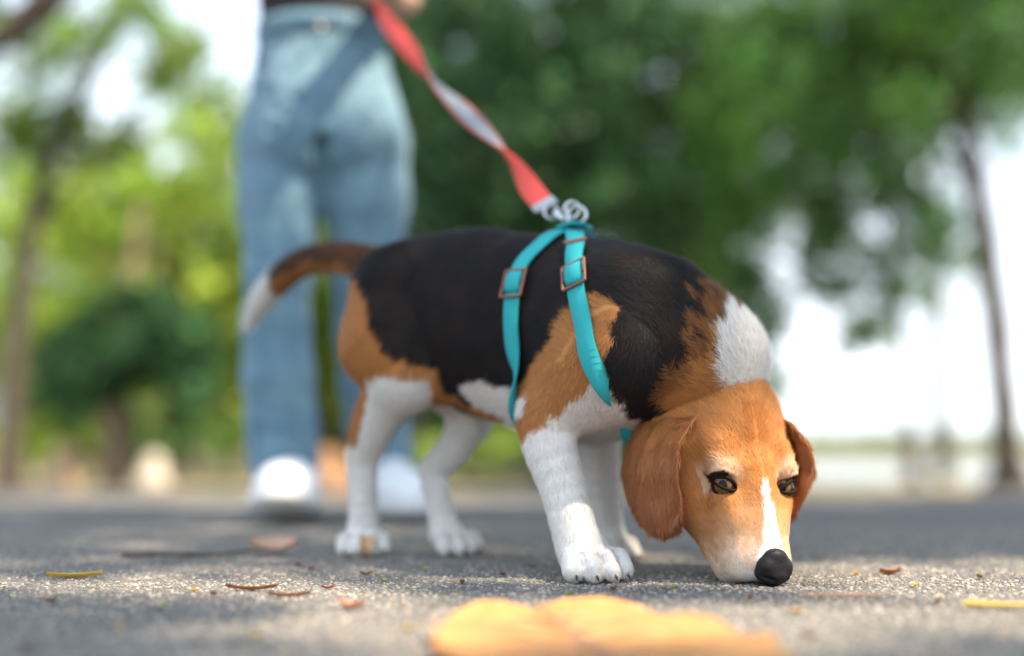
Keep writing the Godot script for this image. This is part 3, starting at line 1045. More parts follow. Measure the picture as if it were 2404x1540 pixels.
func _head(v: PackedVector3Array, n: PackedVector3Array, idx: PackedInt32Array, col: PackedColorArray, flow: PackedVector3Array, lng: PackedFloat32Array, den: PackedFloat32Array, dog: Node3D) -> void:
	var hd := Field.new(Vector3(-0.088, -0.118, -0.10), Vector3(0.088, 0.160, 0.066), 0.002)
	var neck := head_at.affine_inverse() * neck_mid
	var sk := Vector3(0, 0.062, -0.022)
	hd.cone(sk, sk, 0.056, 0.056, 0.01, 1, Vector3(1.2, 1.28, 1.04))
	hd.cone(Vector3(0, 0.072, -0.05), neck, 0.050, 0.050, 0.045, 2)
	for s: float in [-1.0, 1.0]:
		hd.cone(Vector3(s * 0.044, 0.035, -0.030), Vector3(s * 0.036, -0.014, -0.026), 0.030, 0.029, 0.018, 1)   # cheek
		hd.cone(Vector3(s * 0.046, 0.084, -0.034), Vector3(s * 0.066, 0.060, -0.036), 0.032, 0.026, 0.025, 1)   # root of the ear
		hd.cone(Vector3(s * 0.034, 0.032, 0.014), Vector3(s * 0.040, 0.0145, 0.0215), 0.019, 0.0135, 0.012, 1)      # brow
		hd.cone(Vector3(s * 0.018, -0.026, -0.004), Vector3(s * 0.0155, -0.073, 0.004), 0.0265, 0.0225, 0.010, 1)    # lips
		hd.cone(Vector3(s * 0.020, -0.026, -0.034), Vector3(s * 0.013, -0.074, -0.020), 0.027, 0.020, 0.012, 1)
		hd.cone(Vector3(s * 0.034, -0.017, 0.010), Vector3(s * 0.024, -0.036, 0.010), 0.014, 0.0145, 0.012, 1)      # under the eye
		hd.cone(Vector3(s * 0.030, -0.045, -0.013), Vector3(s * 0.034, -0.066, -0.02), 0.0008, 0.0008, 0.004, 1, Vector3.ONE, true)
	hd.cone(Vector3(0, 0.010, 0.012), Vector3(0, -0.080, 0.020), 0.0255, 0.0155, 0.014, 1)                           # bridge
	hd.cone(Vector3(0, 0.0, -0.034), Vector3(0, -0.072, -0.028), 0.036, 0.018, 0.016, 1)                         # jaw
	for s: float in [-1.0, 1.0]:
		hd.cone(Vector3(s * EX, -0.001, 0.022), Vector3(s * EX, -0.001, 0.022), 0.0098, 0.0098, 0.004, 3, Vector3(1.25, 0.85, 1.3), true)   # socket
		hd.cone(Vector3(s * 0.022, 0.022, 0.038), Vector3(s * 0.018, 0.060, 0.039), 0.0006, 0.0012, 0.006, 1, Vector3.ONE, true)
	hd.cone(Vector3(0, 0.012, 0.0405), Vector3(0, 0.075, 0.0385), 0.001, 0.0014, 0.006, 1, Vector3.ONE, true)      # furrow of the brow
	hd.cone(Vector3(0, -0.086, 0.028), Vector3(0, -0.103, 0.012), 0.0012, 0.0012, 0.003, 1, Vector3.ONE, true)
	var net := hd.net()
	var hv: PackedVector3Array = net.v
	var base := v.size()
	for i in hv.size():
		var p := hv[i]
		var c := _face_colour(p, net.n[i])
		v.append(head_at * p)
		n.append(head_at.basis * net.n[i])
		var side := signf(p.x)
		var g := Vector3(side * 0.35, 1.0, 0.0)
		var l := 0.0075
		if p.y > 0.02:
			g = Vector3(side * (0.25 + 6.0 * absf(p.x)), 0.8, -0.3)
			l = 0.011
		if p.y > 0.085:
			l = 0.015
		if p.y < -0.03:
			l = 0.005
		var d := 1.15
		var ex := Vector2((absf(p.x) - EX) / 0.0132, (p.y + 0.001 - 0.45 * (absf(p.x) - EX)) / 0.0092)
		if ex.length() < 1.12 and p.z > 0.01:
			d = 0.0
		if net.id[i] == 3 or (p - Vector3(0, -0.088, 0.028)).length() < 0.0160:
			d = 0.0
		col.append(c)
		flow.append(head_at.basis * g)
		lng.append(l)
		den.append(d)
	for j in net.idx:
		idx.append(j + base)
	# ears: rows of [back edge, front edge] seen on the near one, mirrored for the other
	var rows := [[1590, 915, 1.11, 1665, 945, 1.085], [1540, 950, 1.10, 1655, 968, 1.055], [1503, 992, 1.092, 1636, 994, 1.03], [1476, 1042, 1.09, 1613, 1040, 1.018], [1462, 1110, 1.088, 1608, 1110, 1.012], [1474, 1170, 1.082, 1614, 1170, 1.015], [1494, 1220, 1.075, 1614, 1208, 1.02], [1522, 1248, 1.065, 1600, 1240, 1.03], [1555, 1259, 1.05, 1575, 1258, 1.045]]
	var inv := head_at.affine_inverse() * dog_frame().affine_inverse()
	for e in 2:
		var m := 0 if e == 0 else 1
		var ev := PackedVector3Array()
		var ei := PackedInt32Array()
		var across := 9
		for r in rows.size():
			var bk := inv * at(rows[r][0], rows[r][1], rows[r][2])
			var fr := inv * at(rows[r][3], rows[r][4], rows[r][5])
			var o := (fr - bk).cross(Vector3(0, 1, 0)).normalized()
			if o.x > 0.0:
				o = -o
			var thick := 0.0035 if r < rows.size() - 1 else 0.0015
			for s in 2:
				for k in across:
					var u := float(k) / (across - 1)
					if s == 1:
						u = 1.0 - u
					var bulge := sin(u * PI) * 0.010 + 0.004 * lumps.get_noise_2d(u * 6.0, r * 1.1)
					bulge += 0.012 * pow(clampf((u - 0.8) / 0.2, 0, 1), 2.0) * clampf(1.0 - absf(r - 4.0) / 5.0, 0, 1)
					var q := bk.lerp(fr, u) + o * (bulge + (thick if s == 0 else -thick) * (1.0 if u > 0.01 and u < 0.99 else 0.3))
					if m == 1:
						q = Vector3(-q.x - 0.004 + 0.2 * minf(q.y, 0.0), q.y + 0.01, q.z - 0.004)
					ev.append(head_at * q)
		var ring := across * 2
		for r in rows.size() - 1:
			for k in ring:
				var a := r * ring + k
				var b := r * ring + (k + 1) % ring
				if m == 0:
					ei.append_array(PackedInt32Array([a, b, a + ring, b, b + ring, a + ring]))
				else:
					ei.append_array(PackedInt32Array([a, a + ring, b, b, a + ring, b + ring]))
		var last := (rows.size() - 1) * ring
		for k in across - 1:
			var a := last + k
			var b := last + ring - 1 - k
			var t6 := [a, a + 1, b, a + 1, b - 1, b]
			if m == 1:
				t6 = [a, b, a + 1, a + 1, b, b - 1]
			ei.append_array(PackedInt32Array(t6))
		# finer: split each face in four
		var fine := split4(ev, ei)
		fine = split4(fine[0], fine[1])
		ev = fine[0]
		ei = fine[1]
		var en := smooth_normals(ev, ei)
		var eb := v.size()
		var hi := head_at.affine_inverse()
		for i in ev.size():
			var p := hi * ev[i]
			v.append(ev[i])
			n.append(en[i])
			var c := Color(0.40, 0.165, 0.062).lerp(Color(0.30, 0.115, 0.055), clampf(0.6 - p.y * 9.0 + 0.5 * lumps.get_noise_3dv(p * 30.0), 0, 1))
			col.append(c)
			flow.append(Vector3(0.08, -1, 0.05) if p.y < 0.03 else Vector3(0, -1, 0) + head_at.basis * Vector3(-0.4 if m == 0 else 0.4, 0, 0))
			lng.append(0.011)
			den.append(1.0)
		for j in ei:
			idx.append(j + eb)
	# eyes
	var to_cam := (inv * Vector3(0, EYE, 0))
	var eye_m := paint(Color.WHITE, 0.08, true)
	eye_m.metallic_specular = 0.3
	var rim_m := paint(lin(0.012, 0.009, 0.008), 0.65)
	rim_m.metallic_specular = 0.2
	for s: float in [-1.0, 1.0]:
		var face := Vector3(s * 0.42, 0.06, 1.0).normalized()
		var fx := Vector3.UP.cross(face).normalized()
		var fy := face.cross(fx)
		var c := Vector3(s * EX, -0.001, 0.0262) - face * 0.0108
		var gaze := ((to_cam - c).normalized() + Vector3(0, 0.08, 0)).normalized()
		part("eye", eyeball(c, gaze, 0.0125), eye_m, dog)
		var ps := []
		var rs := []
		for k in 33:
			var a := TAU * k / 32.0
			var x := cos(a) * 0.0118
			var y := sin(a) * (0.0054 if sin(a) > 0 else 0.0068) * (1.0 - 0.2 * pow(absf(cos(a)), 4.0)) + 0.36 * x * s
			ps.append(head_at * (c + fx * x + fy * y + face * (sqrt(maxf(0.0, 0.0131 * 0.0131 - x * x - y * y)) + 0.0002)))
			rs.append(0.0015 + 0.0008 * maxf(0.0, sin(a)))
		part("eyelid", tube_mesh(ps, rs, 8), rim_m, dog)
	# nose
	var nf := Field.new(Vector3(-0.026, -0.116, 0.0), Vector3(0.026, -0.060, 0.05), 0.001)
	nf.cone(Vector3(0, -0.0745, 0.0300), Vector3(0, -0.090, 0.0250), 0.0088, 0.0105, 0.004, 1, Vector3(1.5, 1, 1))
	for s: float in [-1.0, 1.0]:
		nf.cone(Vector3(s * 0.0110, -0.083, 0.0265), Vector3(s * 0.0120, -0.088, 0.0225), 0.0092, 0.0085, 0.004, 1)
	nf.cone(Vector3(0, -0.091, 0.024), Vector3(0, -0.098, 0.014), 0.0080, 0.005, 0.005, 1)
	for s: float in [-1.0, 1.0]:
		nf.cone(Vector3(s * 0.0078, -0.0975, 0.0300), Vector3(s * 0.0185, -0.0925, 0.0275), 0.0030, 0.0014, 0.002, 1, Vector3.ONE, true)
	nf.cone(Vector3(0, -0.094, 0.038), Vector3(0, -0.110, 0.022), 0.0005, 0.0010, 0.002, 1, Vector3.ONE, true)
	var nn := nf.net()
	var nv: PackedVector3Array = nn.v
	var no: PackedVector3Array = nn.n
	for i in nv.size():
		nv[i] = head_at * (nv[i] + Vector3(0, -0.002, 0.0045) + no[i] * 0.0003 * lumps.get_noise_3dv(nv[i] * 900.0))
		no[i] = head_at.basis * no[i]
	var nose_m := paint(lin(0.014, 0.0125, 0.013), 0.5)
	nose_m.metallic_specular = 0.3
	part("nose", mesh_of(nv, smooth_normals(nv, nn.idx), nn.idx), nose_m, dog)


func split4(v: PackedVector3Array, idx: PackedInt32Array) -> Array:
	var mid := {}
	var out := PackedInt32Array()
	for t in range(0, idx.size(), 3):
		var m := PackedInt32Array([0, 0, 0])
		for j in 3:
			var a := mini(idx[t + j], idx[t + (j + 1) % 3])
			var b := maxi(idx[t + j], idx[t + (j + 1) % 3])
			var key := a * 100000 + b
			if not mid.has(key):
				mid[key] = v.size()
				v.append((v[a] + v[b]) * 0.5)
			m[j] = mid[key]
		out.append_array(PackedInt32Array([idx[t], m[0], m[2], m[0], idx[t + 1], m[1], m[2], m[1], idx[t + 2], m[0], m[1], m[2]]))
	return [v, out]


func _face_colour(p: Vector3, nr: Vector3) -> Color:
	var ax := absf(p.x)
	var w := lumps.get_noise_3dv(p * 70.0)
	var c := Color(0.50, 0.215, 0.070)
	c = c.lerp(Color(0.40, 0.155, 0.048), clampf(0.35 + w * 0.6, 0, 1) * 0.6)
	# paler round the eye and on the muzzle
	var e := Vector2((ax - EX) / 0.019, (p.y - 0.0055) / 0.0165).length()
	if e < 1.25 and p.z > 0.0:
		c = c.lerp(Color(0.66, 0.46, 0.31), clampf((1.25 - e) * 2.0 + w * 0.5, 0, 0.72))
	if p.y < -0.02:
		c = c.lerp(Color(0.62, 0.40, 0.245), clampf((-0.02 - p.y) * 17.0 + w * 0.35, 0, 0.9))
	if p.y < -0.05 and p.z < 0.03:
		c = c.lerp(Color(0.70, 0.56, 0.44), clampf((-0.05 - p.y) * 26.0 + w * 0.6, 0, 0.85))
	if w > 0.36 and p.y < -0.025 and p.y > -0.075:
		c = c.lerp(Color(0.42, 0.17, 0.06), 0.5)
	# blaze
	var half := 0.0
	if p.y < 0.0:
		half = lerpf(0.0005, 0.0095, clampf((0.0 - p.y) / 0.055, 0, 1)) + maxf(0.0, -0.058 - p.y) * 0.35
	if half > 0.0 and ax < half + w * 0.004 and p.z > 0.012:
		c = WHITE
	elif ax < 0.012 and p.z > 0.0 and p.y > 0.005 and p.y < 0.08:
		c = c.lerp(Color(0.40, 0.14, 0.035), 0.6)
	# white muzzle tip and chin
	if p.y < -0.086 + w * 0.006 or (p.z < -0.045 and p.y < -0.01):
		c = c.lerp(WHITE, 0.6)
	# dark lids and lip line
	var lid := Vector2((ax - EX) / 0.0160, (p.y + 0.001 - 0.45 * (ax - EX)) / 0.0100).length()
	if lid < 0.92 and p.z > 0.005:
		c = Color(0.02, 0.014, 0.011)
	return c


func eyeball(c: Vector3, gaze: Vector3, r: float) -> ArrayMesh:
	var v := PackedVector3Array()
	var n := PackedVector3Array()
	var col := PackedColorArray()
	var idx := PackedInt32Array()
	var sx := gaze.cross(Vector3.UP).normalized()
	var sy := sx.cross(gaze)
	var rings := 28
	var seg := 32
	for j in rings + 1:
		var a := PI * pow(float(j) / rings, 1.3)
		for k in seg:
			var b := TAU * k / seg
			var d := gaze * cos(a) + (sx * cos(b) + sy * sin(b)) * sin(a)
			v.append(head_at * (c + d * r))
			n.append(head_at.basis * d)
			var deg := rad_to_deg(a)
			var q := Color(0.006, 0.005, 0.005)
			if deg > 21.0:
				q = Color(0.20, 0.092, 0.030) * (0.75 + 0.5 * lumps.get_noise_2d(b * 3.0, deg * 0.1))
			if deg > 42.0:
				q = Color(0.03, 0.014, 0.008)
			if deg > 48.0:
				q = Color(0.02, 0.013, 0.01)
			col.append(q)
	for j in rings:
		for k in seg:
			var a := j * seg + k
			var b := j * seg + (k + 1) % seg
			idx.append_array(PackedInt32Array([a, a + seg, b, b, a + seg, b + seg]))
	return mesh_of(v, n, idx, col)


# ---------------------------------------------------------------- harness and leash
# a band of box section along ps with outward normals ns
func band(ps: Array, ns: Array, width, thick: float, closed := false) -> ArrayMesh:
	var v := PackedVector3Array()
	var idx := PackedInt32Array()
	var m := ps.size()
	for j in m:
		var a: Vector3 = ps[(j - 1 + m) % m] if closed else ps[maxi(j - 1, 0)]
		var b: Vector3 = ps[(j + 1) % m] if closed else ps[mini(j + 1, m - 1)]
		var t := (b - a).normalized()
		var nn: Vector3 = (ns[j] - t * t.dot(ns[j])).normalized()
		var wd: float = width if width is float else width[j]
		var w := t.cross(nn) * wd * 0.5
		for k in [[-1.0, 0.0], [-0.94, 1.0], [0.94, 1.0], [1.0, 0.0]]:
			v.append(ps[j] + w * k[0] + nn * (thick * k[1]))
	for j in (m if closed else m - 1):
		for k in 4:
			var a := j * 4 + k
			var b := j * 4 + (k + 1) % 4
			var c := ((j + 1) % m) * 4 + k
			var d := ((j + 1) % m) * 4 + (k + 1) % 4
			idx.append_array(PackedInt32Array([a, c, b, b, c, d]))
	if not closed:
		var e := (m - 1) * 4
		idx.append_array(PackedInt32Array([0, 1, 2, 0, 2, 3, e, e + 2, e + 1, e, e + 3, e + 2]))
	var fv := PackedVector3Array()
	for i in idx:
		fv.append(v[i])
	var st := SurfaceTool.new()
	st.begin(Mesh.PRIMITIVE_TRIANGLES)
	for p in fv:
		st.add_vertex(p)
	st.index()
	st.generate_normals()
	return st.commit()


# one strap loop round the trunk: keys [pixel, pixel, side] on the near flank, mirrored on the far one
func strap_loop(keys: Array, under: float, twist: float, tuck := 0.0) -> Array:
	var mid := 0.272
	var ang := [0.0]
	var along := []
	for q in keys:
		var p := on_dog(q[0], q[1], q[2])
		along.append(p.x)
		if along.size() > 1:
			ang.append(atan2(p.z, p.y - mid))
	ang.append(PI)
	along.append(under)
	var ps := []
	var count := 120
	for j in count:
		var a := TAU * j / count
		var f := a if a <= PI else TAU - a
		var s: float = along[0]
		for k in ang.size() - 1:
			if f >= ang[k]:
				s = lerpf(along[k], along[k + 1], smoothstep(0.0, 1.0, clampf((f - ang[k]) / (ang[k + 1] - ang[k]), 0, 1)) * 0.5 + 0.5 * clampf((f - ang[k]) / (ang[k + 1] - ang[k]), 0, 1))
		var dir := Vector3(0, cos(a), sin(a))
		ps.append(body_field.out_from(Vector3(s, mid, 0), dir, 0.2))
	for it in 5:
		var nx := []
		for j in count:
			nx.append(ps[j] * 0.5 + (ps[(j + 1) % count] + ps[(j - 1 + count) % count]) * 0.25)
		ps = nx
	var ns := []
	for j in count:
		ns.append(body_field.slope(ps[j]))
	for it in 4:
		var nx := []
		for j in count:
			nx.append((ns[j] * 2.0 + ns[(j + 1) % count] + ns[(j - 1 + count) % count]).normalized())
		ns = nx
	for j in count:    # the webbing turns edge-on where it tucks in under the breast
		var f := TAU * j / count
		var low := smoothstep(1.75, 2.3, f) * (1.0 - smoothstep(2.6, 3.1, f)) - smoothstep(1.75, 2.3, TAU - f) * (1.0 - smoothstep(2.6, 3.1, TAU - f))
		ns[j] = ns[j].rotated((ps[(j + 1) % count] - ps[j]).normalized(), twist * low)
	for j in count:
		var d := body_field.value(ps[j])
		var f := minf(TAU * j / count, TAU - TAU * j / count)
		var fold := tuck * smoothstep(2.12, 2.4, f) * (1.0 - smoothstep(2.75, 3.0, f))     # lost in the loose skin of the breast
		ps[j] += body_field.slope(ps[j]) * (0.0046 - minf(d, 0.0) - fold)
	return [ps, ns]


func slider(parent: Node3D, loop: Array, j: int, w: float, l: float, m: Material, called := "slider_buckle") -> void:
	var p: Vector3 = loop[0][j] + loop[1][j] * 0.003
	var t: Vector3 = (loop[0][j + 1] - loop[0][j - 1]).normalized()
	var n: Vector3 = loop[1][j]
	var s := t.cross(n).normalized()
	var list := []
	var c := []
	for k in [[-1, -1], [1, -1], [1, 1], [-1, 1]]:
		c.append(p + s * (w * 0.5 * k[0]) + t * (l * 0.5 * k[1]))
	for k in 4:
		list.append(tube([c[k], c[(k + 1) % 4]], [0.0017, 0.0017], 8))
	list.append(tube([p - s * w * 0.5 - n * 0.001, p + s * w * 0.5 - n * 0.001], [0.0014, 0.0014], 8))
	part(called, joined(list), m, parent)


func nearest(loop: Array, px: float, py: float, side: float) -> int:
	var q := on_dog(px, py, side)
	var best := 1
	for j in range(1, 60):
		if loop[0][j].distance_to(q) < loop[0][best].distance_to(q):
			best = j
	return best


func torus(c: Vector3, axis: Vector3, big: float, small: float, from := 0.0, to := TAU) -> Dictionary:
	var a := axis.cross(Vector3(0.3, 0.9, 0.2)).normalized()
	var b := axis.normalized().cross(a)
	var ps := []
	var rs := []
	for k in 25:
		var t := lerpf(from, to, k / 24.0)
		ps.append(c + (a * cos(t) + b * sin(t)) * big)
		rs.append(small)
	return tube(ps, rs, 8)


func _harness_and_leash() -> void:
	var teal := paint(Color.WHITE, 0.8)
	teal.albedo_texture = noise_tex(0.25, [[0, lin(0.02, 0.28, 0.30)], [1, lin(0.04, 0.39, 0.41)]], 256, 2)
	teal.uv1_triplanar = true
	teal.uv1_scale = Vector3(18, 18, 18)
	teal.metallic_specular = 0.3
	var copper := paint(lin(0.23, 0.085, 0.055), 0.38)
	copper.metallic = 0.35
	var steel := paint(lin(0.62, 0.63, 0.64), 0.28)
	steel.metallic = 0.9
	var h := thing("harness", "turquoise webbing harness with brown slider buckles on the dog", "harness", DOG_AT)
	h.rotation.y = DOG_TURN
	var girth := strap_loop([[1338, 572, 0.0], [1285, 608, 0.045], [1243, 660, 0.058], [1226, 740, 0.07], [1222, 880, 0.078]], 0.205, 0.8)
	var front := strap_loop([[1352, 575, 0.0], [1368, 630, 0.045], [1392, 705, 0.062], [1425, 800, 0.08], [1452, 885, 0.085]], 0.33, -1.1, 0.016)
	part("strap", band(girth[0], girth[1], 0.0215, 0.0022, true), teal, h)
	part("strap", band(front[0], front[1], 0.0215, 0.0022, true), teal, h)
	# doubled webbing passing through each slider
	for e in [[girth, 1232, 690, 0.062, 9], [front, 1388, 695, 0.062, 9]]:
		var j := nearest(e[0], e[1], e[2], e[3])
		var n := int(e[4])
		var ps: Array = []
		var ns: Array = []
		for k in range(j - 3, j + 3):
			ps.append(e[0][0][k] + e[0][1][k] * (0.0022 + 0.0028 * sin(PI * (k - j + 3) / 5.0)))
			ns.append(e[0][1][k])
		part("strap_tail", band(ps, ns, 0.0205, 0.0018), teal, h)
		slider(h, e[0], j, 0.0285, 0.033, copper)
	slider(h, front, nearest(front, 1362, 612, 0.04), 0.0245, 0.004, copper, "strap_keeper")
	for e in [[girth, 106], [front, 106]]:
		slider(h, e[0], e[1], 0.0275, 0.0285, copper)
	# the tab and ring on the withers
	var top: Vector3 = front[0][0].lerp(girth[0][0], 0.35)
	part("junction_tab", band([top + Vector3(-0.016, 0.003, 0.004), top + Vector3(0.0, 0.0075, 0.003), top + Vector3(0.017, 0.004, 0.001)], [Vector3.UP, Vector3.UP, Vector3.UP], 0.028, 0.004), teal, h)
	var rc := top + Vector3(0.002, 0.021, 0.0)
	part("ring", joined([torus(rc, Vector3(0.25, 0.15, 1), 0.0115, 0.0018)]), steel, h)
	# leash
	var ring := dog_frame() * rc
	var d0 := -ring.z
	var hook := [ring + Vector3(0, 0.006, 0), at(1328, 517, d0 + 0.01), at(1303, 500, d0 + 0.025), at(1284, 486, d0 + 0.035)]
	var l := thing("leash", "red and grey webbing leash clipped to the harness ring", "leash", ring)
	var back := func(a: Array) -> Array: return a.map(func(p): return p - ring)
	var hk: Array = back.call(hook)
	var axis: Vector3 = (hk[3] - hk[0]).normalized()
	var face := axis.cross(Vector3(0, 0, 1)).normalized()
	var clip := [torus(hk[0] + axis * 0.008, Vector3(0.3, -0.2, 0.9), 0.0095, 0.0021), tube([hk[0] + axis * 0.016, hk[1], hk[2]], [0.0032, 0.0042, 0.0036], 10), tube([hk[1] + face * 0.002, hk[1] + face * 0.009], [0.0022, 0.0026], 8)]
	part("snap_hook", joined(clip), steel, l)
	part("swivel", joined([torus(hk[2] + axis * 0.006, Vector3(0.2, 0.3, 0.9), 0.0095, 0.0019)]), steel, l)
	var path := [[1286, 489, 0.03], [1255, 455, 0.06], [1205, 385, 0.11], [1150, 322, 0.165], [1090, 262, 0.225], [1020, 190, 0.29], [958, 112, 0.36], [905, 45, 0.42], [862, -22, 0.47], [838, -70, 0.5]]
	var turn := [20.0, 5.0, -60.0, -125.0, -150.0, -100.0, -12.0, -25.0, -120.0, -150.0]
	var ps := []
	var ns := []
	var mid := path.map(func(p): return at(p[0], p[1], d0 + p[2]) - ring)
	var sp := smooth_path(mid, 8)
	var sturn := smooth_path(turn, 8)
	for j in sp.size():
		var t: Vector3 = (sp[mini(j + 1, sp.size() - 1)] - sp[maxi(j - 1, 0)]).normalized()
		var to_eye: Vector3 = (Vector3(0, EYE, 0) - ring - sp[j]).normalized()
		var n: Vector3 = (to_eye - t * t.dot(to_eye)).normalized()
		ps.append(sp[j])
		ns.append(n.rotated(t, deg_to_rad(sturn[j])))
	var red := paint(lin(0.74, 0.075, 0.055), 0.75)
	var grey := paint(lin(0.20, 0.24, 0.26), 0.7)
	part("webbing", band(ps, ns, 0.029, 0.0015), red, l)
	part("webbing_lining", band(ps, ns.map(func(n): return -n), 0.0235, 0.0013), grey, l)
	var cuff := []
	for j in 5:
		cuff.append(ps[j])
	part("crimp", band(cuff, ns.slice(0, 5), 0.0315, 0.0035), paint(lin(0.36, 0.41, 0.42), 0.5), l)
	leash_end = ring + sp[-1]
	# the slack and the hand loop beyond the walker's fist
	var tail := [sp[-1], sp[-1] + Vector3(-0.02, 0.05, -0.03), sp[-1] + Vector3(-0.06, 0.16, -0.05), sp[-1] + Vector3(-0.10, 0.24, -0.04)]
	tail = smooth_path(tail, 6)
	var tn := []
	for j in tail.size():
		tn.append(ns[-1])
	part("hand_loop", band(tail, tn, 0.029, 0.0015), red, l)


var leash_end: Vector3


# ---------------------------------------------------------------- walker
func _person() -> void:
	var base := Vector3(-0.385, 0, -2.05)
	var who := thing("person", "person in light blue jeans, black top and white sneakers holding the leash", "person", base)
	var P := func(px: float, py: float, d: float) -> Vector3: return at(px, py, d) - base
	# jeans
	var j := Field.new(Vector3(-0.27, 0.05, -0.22), Vector3(0.30, 1.06, 0.26), 0.008)
	var hip := Vector3(1, 1, 0.64)
	j.cone(P.call(752, 72, 2.05), P.call(756, 300, 2.05), 0.128, 0.172, 0.03, 0, hip)
	j.cone(P.call(700, 240, 2.0), P.call(690, 330, 1.99), 0.07, 0.08, 0.05, 0)
	j.cone(P.call(820, 240, 2.02), P.call(840, 330, 2.02), 0.07, 0.08, 0.05, 0)
	j.cone(P.call(690, 220, 2.14), P.call(690, 300, 2.15), 0.085, 0.09, 0.04, 0)
	j.cone(P.call(830, 220, 2.14), P.call(830, 300, 2.15), 0.085, 0.09, 0.04, 0)
	var lk: Array = [P.call(655, 345, 2.04), P.call(655, 470, 2.02), P.call(657, 640, 1.99), P.call(650, 760, 1.995), P.call(654, 880, 2.0), P.call(664, 1000, 2.0), P.call(667, 1082, 2.0)]
	j.chain(lk, [0.087, 0.083, 0.066, 0.064, 0.070, 0.067, 0.070], 0.02, 0)
	var rk: Array = [P.call(858, 345, 2.06), P.call(862, 470, 2.06), P.call(862, 640, 2.07), P.call(864, 780, 2.10), P.call(872, 900, 2.12), P.call(888, 1010, 2.13), P.call(898, 1085, 2.13)]
	j.chain(rk, [0.089, 0.087, 0.072, 0.065, 0.064, 0.064, 0.067], 0.02, 0)
	# folds
	for f in [[600, 752, 1.925, 728, 888, 1.935, 0.008], [600, 800, 1.92, 700, 905, 1.925, 0.004], [590, 960, 1.93, 700, 985, 1.93, 0.006], [600, 1010, 1.93, 720, 1040, 1.93, 0.006], [640, 300, 1.93, 745, 355, 1.95, 0.007], [660, 262, 1.93, 748, 300, 1.95, 0.005], [770, 330, 1.95, 880, 300, 1.97, 0.006], [775, 270, 1.95, 880, 255, 1.97, 0.004], [750, 330, 1.95, 752, 470, 1.99, 0.012], [590, 215, 1.97, 700, 235, 1.93, 0.004], [700, 620, 1.92, 600, 600, 1.93, 0.003], [800, 640, 2.0, 930, 610, 2.0, 0.003]]:
		j.cone(P.call(f[0], f[1], f[2]), P.call(f[3], f[4], f[5]), f[6], f[6] * 0.7, 0.022, 0, Vector3.ONE, true)
	var net := j.net()
	var v: PackedVector3Array = net.v
	for i in v.size():
		v[i] += net.n[i] * (0.004 * lumps.get_noise_3d(v[i].x * 14.0, v[i].y * 7.0, v[i].z * 14.0) + 0.0025 * lumps.get_noise_3d(v[i].x * 40.0, v[i].y * 26.0, v[i].z * 40.0))
	var denim := paint(Color.WHITE, 0.85)
	denim.albedo_texture = noise_tex(0.02, [[0, lin(0.08, 0.165, 0.225)], [0.5, lin(0.115, 0.215, 0.28)], [1, lin(0.18, 0.285, 0.345)]], 512, 4)
	denim.uv1_triplanar = true
	denim.uv1_scale = Vector3(2.2, 1.4, 2.2)
	denim.rim_enabled = true
	denim.rim = 0.2
	var jeans := part("jeans", mesh_of(v, smooth_normals(v, net.idx), net.idx), denim, who)
	# waistband, fly, pockets
	var seam := paint(lin(0.11, 0.21, 0.28), 0.85)
	var wb := []
	var wn := []
	var wc: Vector3 = P.call(750, 84, 2.05)
	for k in 48:
		var a := TAU * k / 48.0
		var d := Vector3(cos(a), 0, sin(a))
		var p := j.out_from(wc - Vector3(0, 0.02, 0), d, 0.25)
		wb.append(Vector3(p.x, wc.y, p.z) + d * 0.001)
		wn.append(d)
	part("waistband", band(wb, wn, 0.038, 0.004, true), seam, jeans)
	part("button", tube_mesh([P.call(752, 66, 1.94), P.call(752, 66, 1.925)], [0.008, 0.0085], 12), paint(lin(0.4, 0.33, 0.25), 0.35), jeans)
	for s: float in [-1.0, 1.0]:
		var pp := []
		var pn := []
		for k in 7:
			var t := k / 6.0
			var q: Vector3 = P.call(752 + s * lerpf(62, 150, t), lerpf(96, 185, t * t), 2.05)
			var hit := j.out_from(Vector3(q.x * 0.9, q.y, 0.0), Vector3(0, 0, 1), 0.25)
			pp.append(hit + Vector3(0, 0, 0.003))
			pn.append(Vector3(0, 0, 1))
		part("pocket_edge", band(pp, pn, 0.009, 0.003), seam, jeans)
	# black top
	var t := Field.new(Vector3(-0.26, 0.99, -0.2), Vector3(0.30, 1.50, 0.24), 0.01)
	var cx: float = wc.x
	t.chain([Vector3(cx, 1.045, 0), Vector3(cx, 1.12, 0.0), Vector3(cx, 1.27, 0.005), Vector3(cx, 1.36, -0.005)], [0.127, 0.122, 0.148, 0.13], 0.03, 0, Vector3(1, 1, 0.68))
	t.cone(Vector3(cx - 0.065, 1.255, 0.05), Vector3(cx + 0.065, 1.255, 0.05), 0.062, 0.062, 0.03)
	for s: float in [-1.0, 1.0]:
		t.cone(Vector3(cx + s * 0.08, 1.33, 0.0), Vector3(cx + s * 0.10, 1.415, -0.01), 0.05, 0.032, 0.03)
	var tn := t.net()
	var tv: PackedVector3Array = tn.v
	for i in tv.size():
		tv[i] += tn.n[i] * 0.004 * lumps.get_noise_3d(tv[i].x * 16.0, tv[i].y * 8.0, tv[i].z * 16.0)
	part("top", mesh_of(tv, smooth_normals(tv, tn.idx), tn.idx), paint(lin(0.012, 0.012, 0.014), 0.85), who)
	# body: neck, head, arms and hands
	var b := Field.new(Vector3(-0.34, 0.80, -0.16), Vector3(0.36, 1.72, 0.50), 0.009)
	b.chain([Vector3(cx, 1.05, 0), Vector3(cx, 1.2, 0), Vector3(cx, 1.36, -0.005)], [0.11, 0.105, 0.115], 0.03, 0, Vector3(1, 1, 0.64))
	b.cone(Vector3(cx - 0.13, 1.40, -0.01), Vector3(cx + 0.13, 1.40, -0.01), 0.042, 0.042, 0.04)
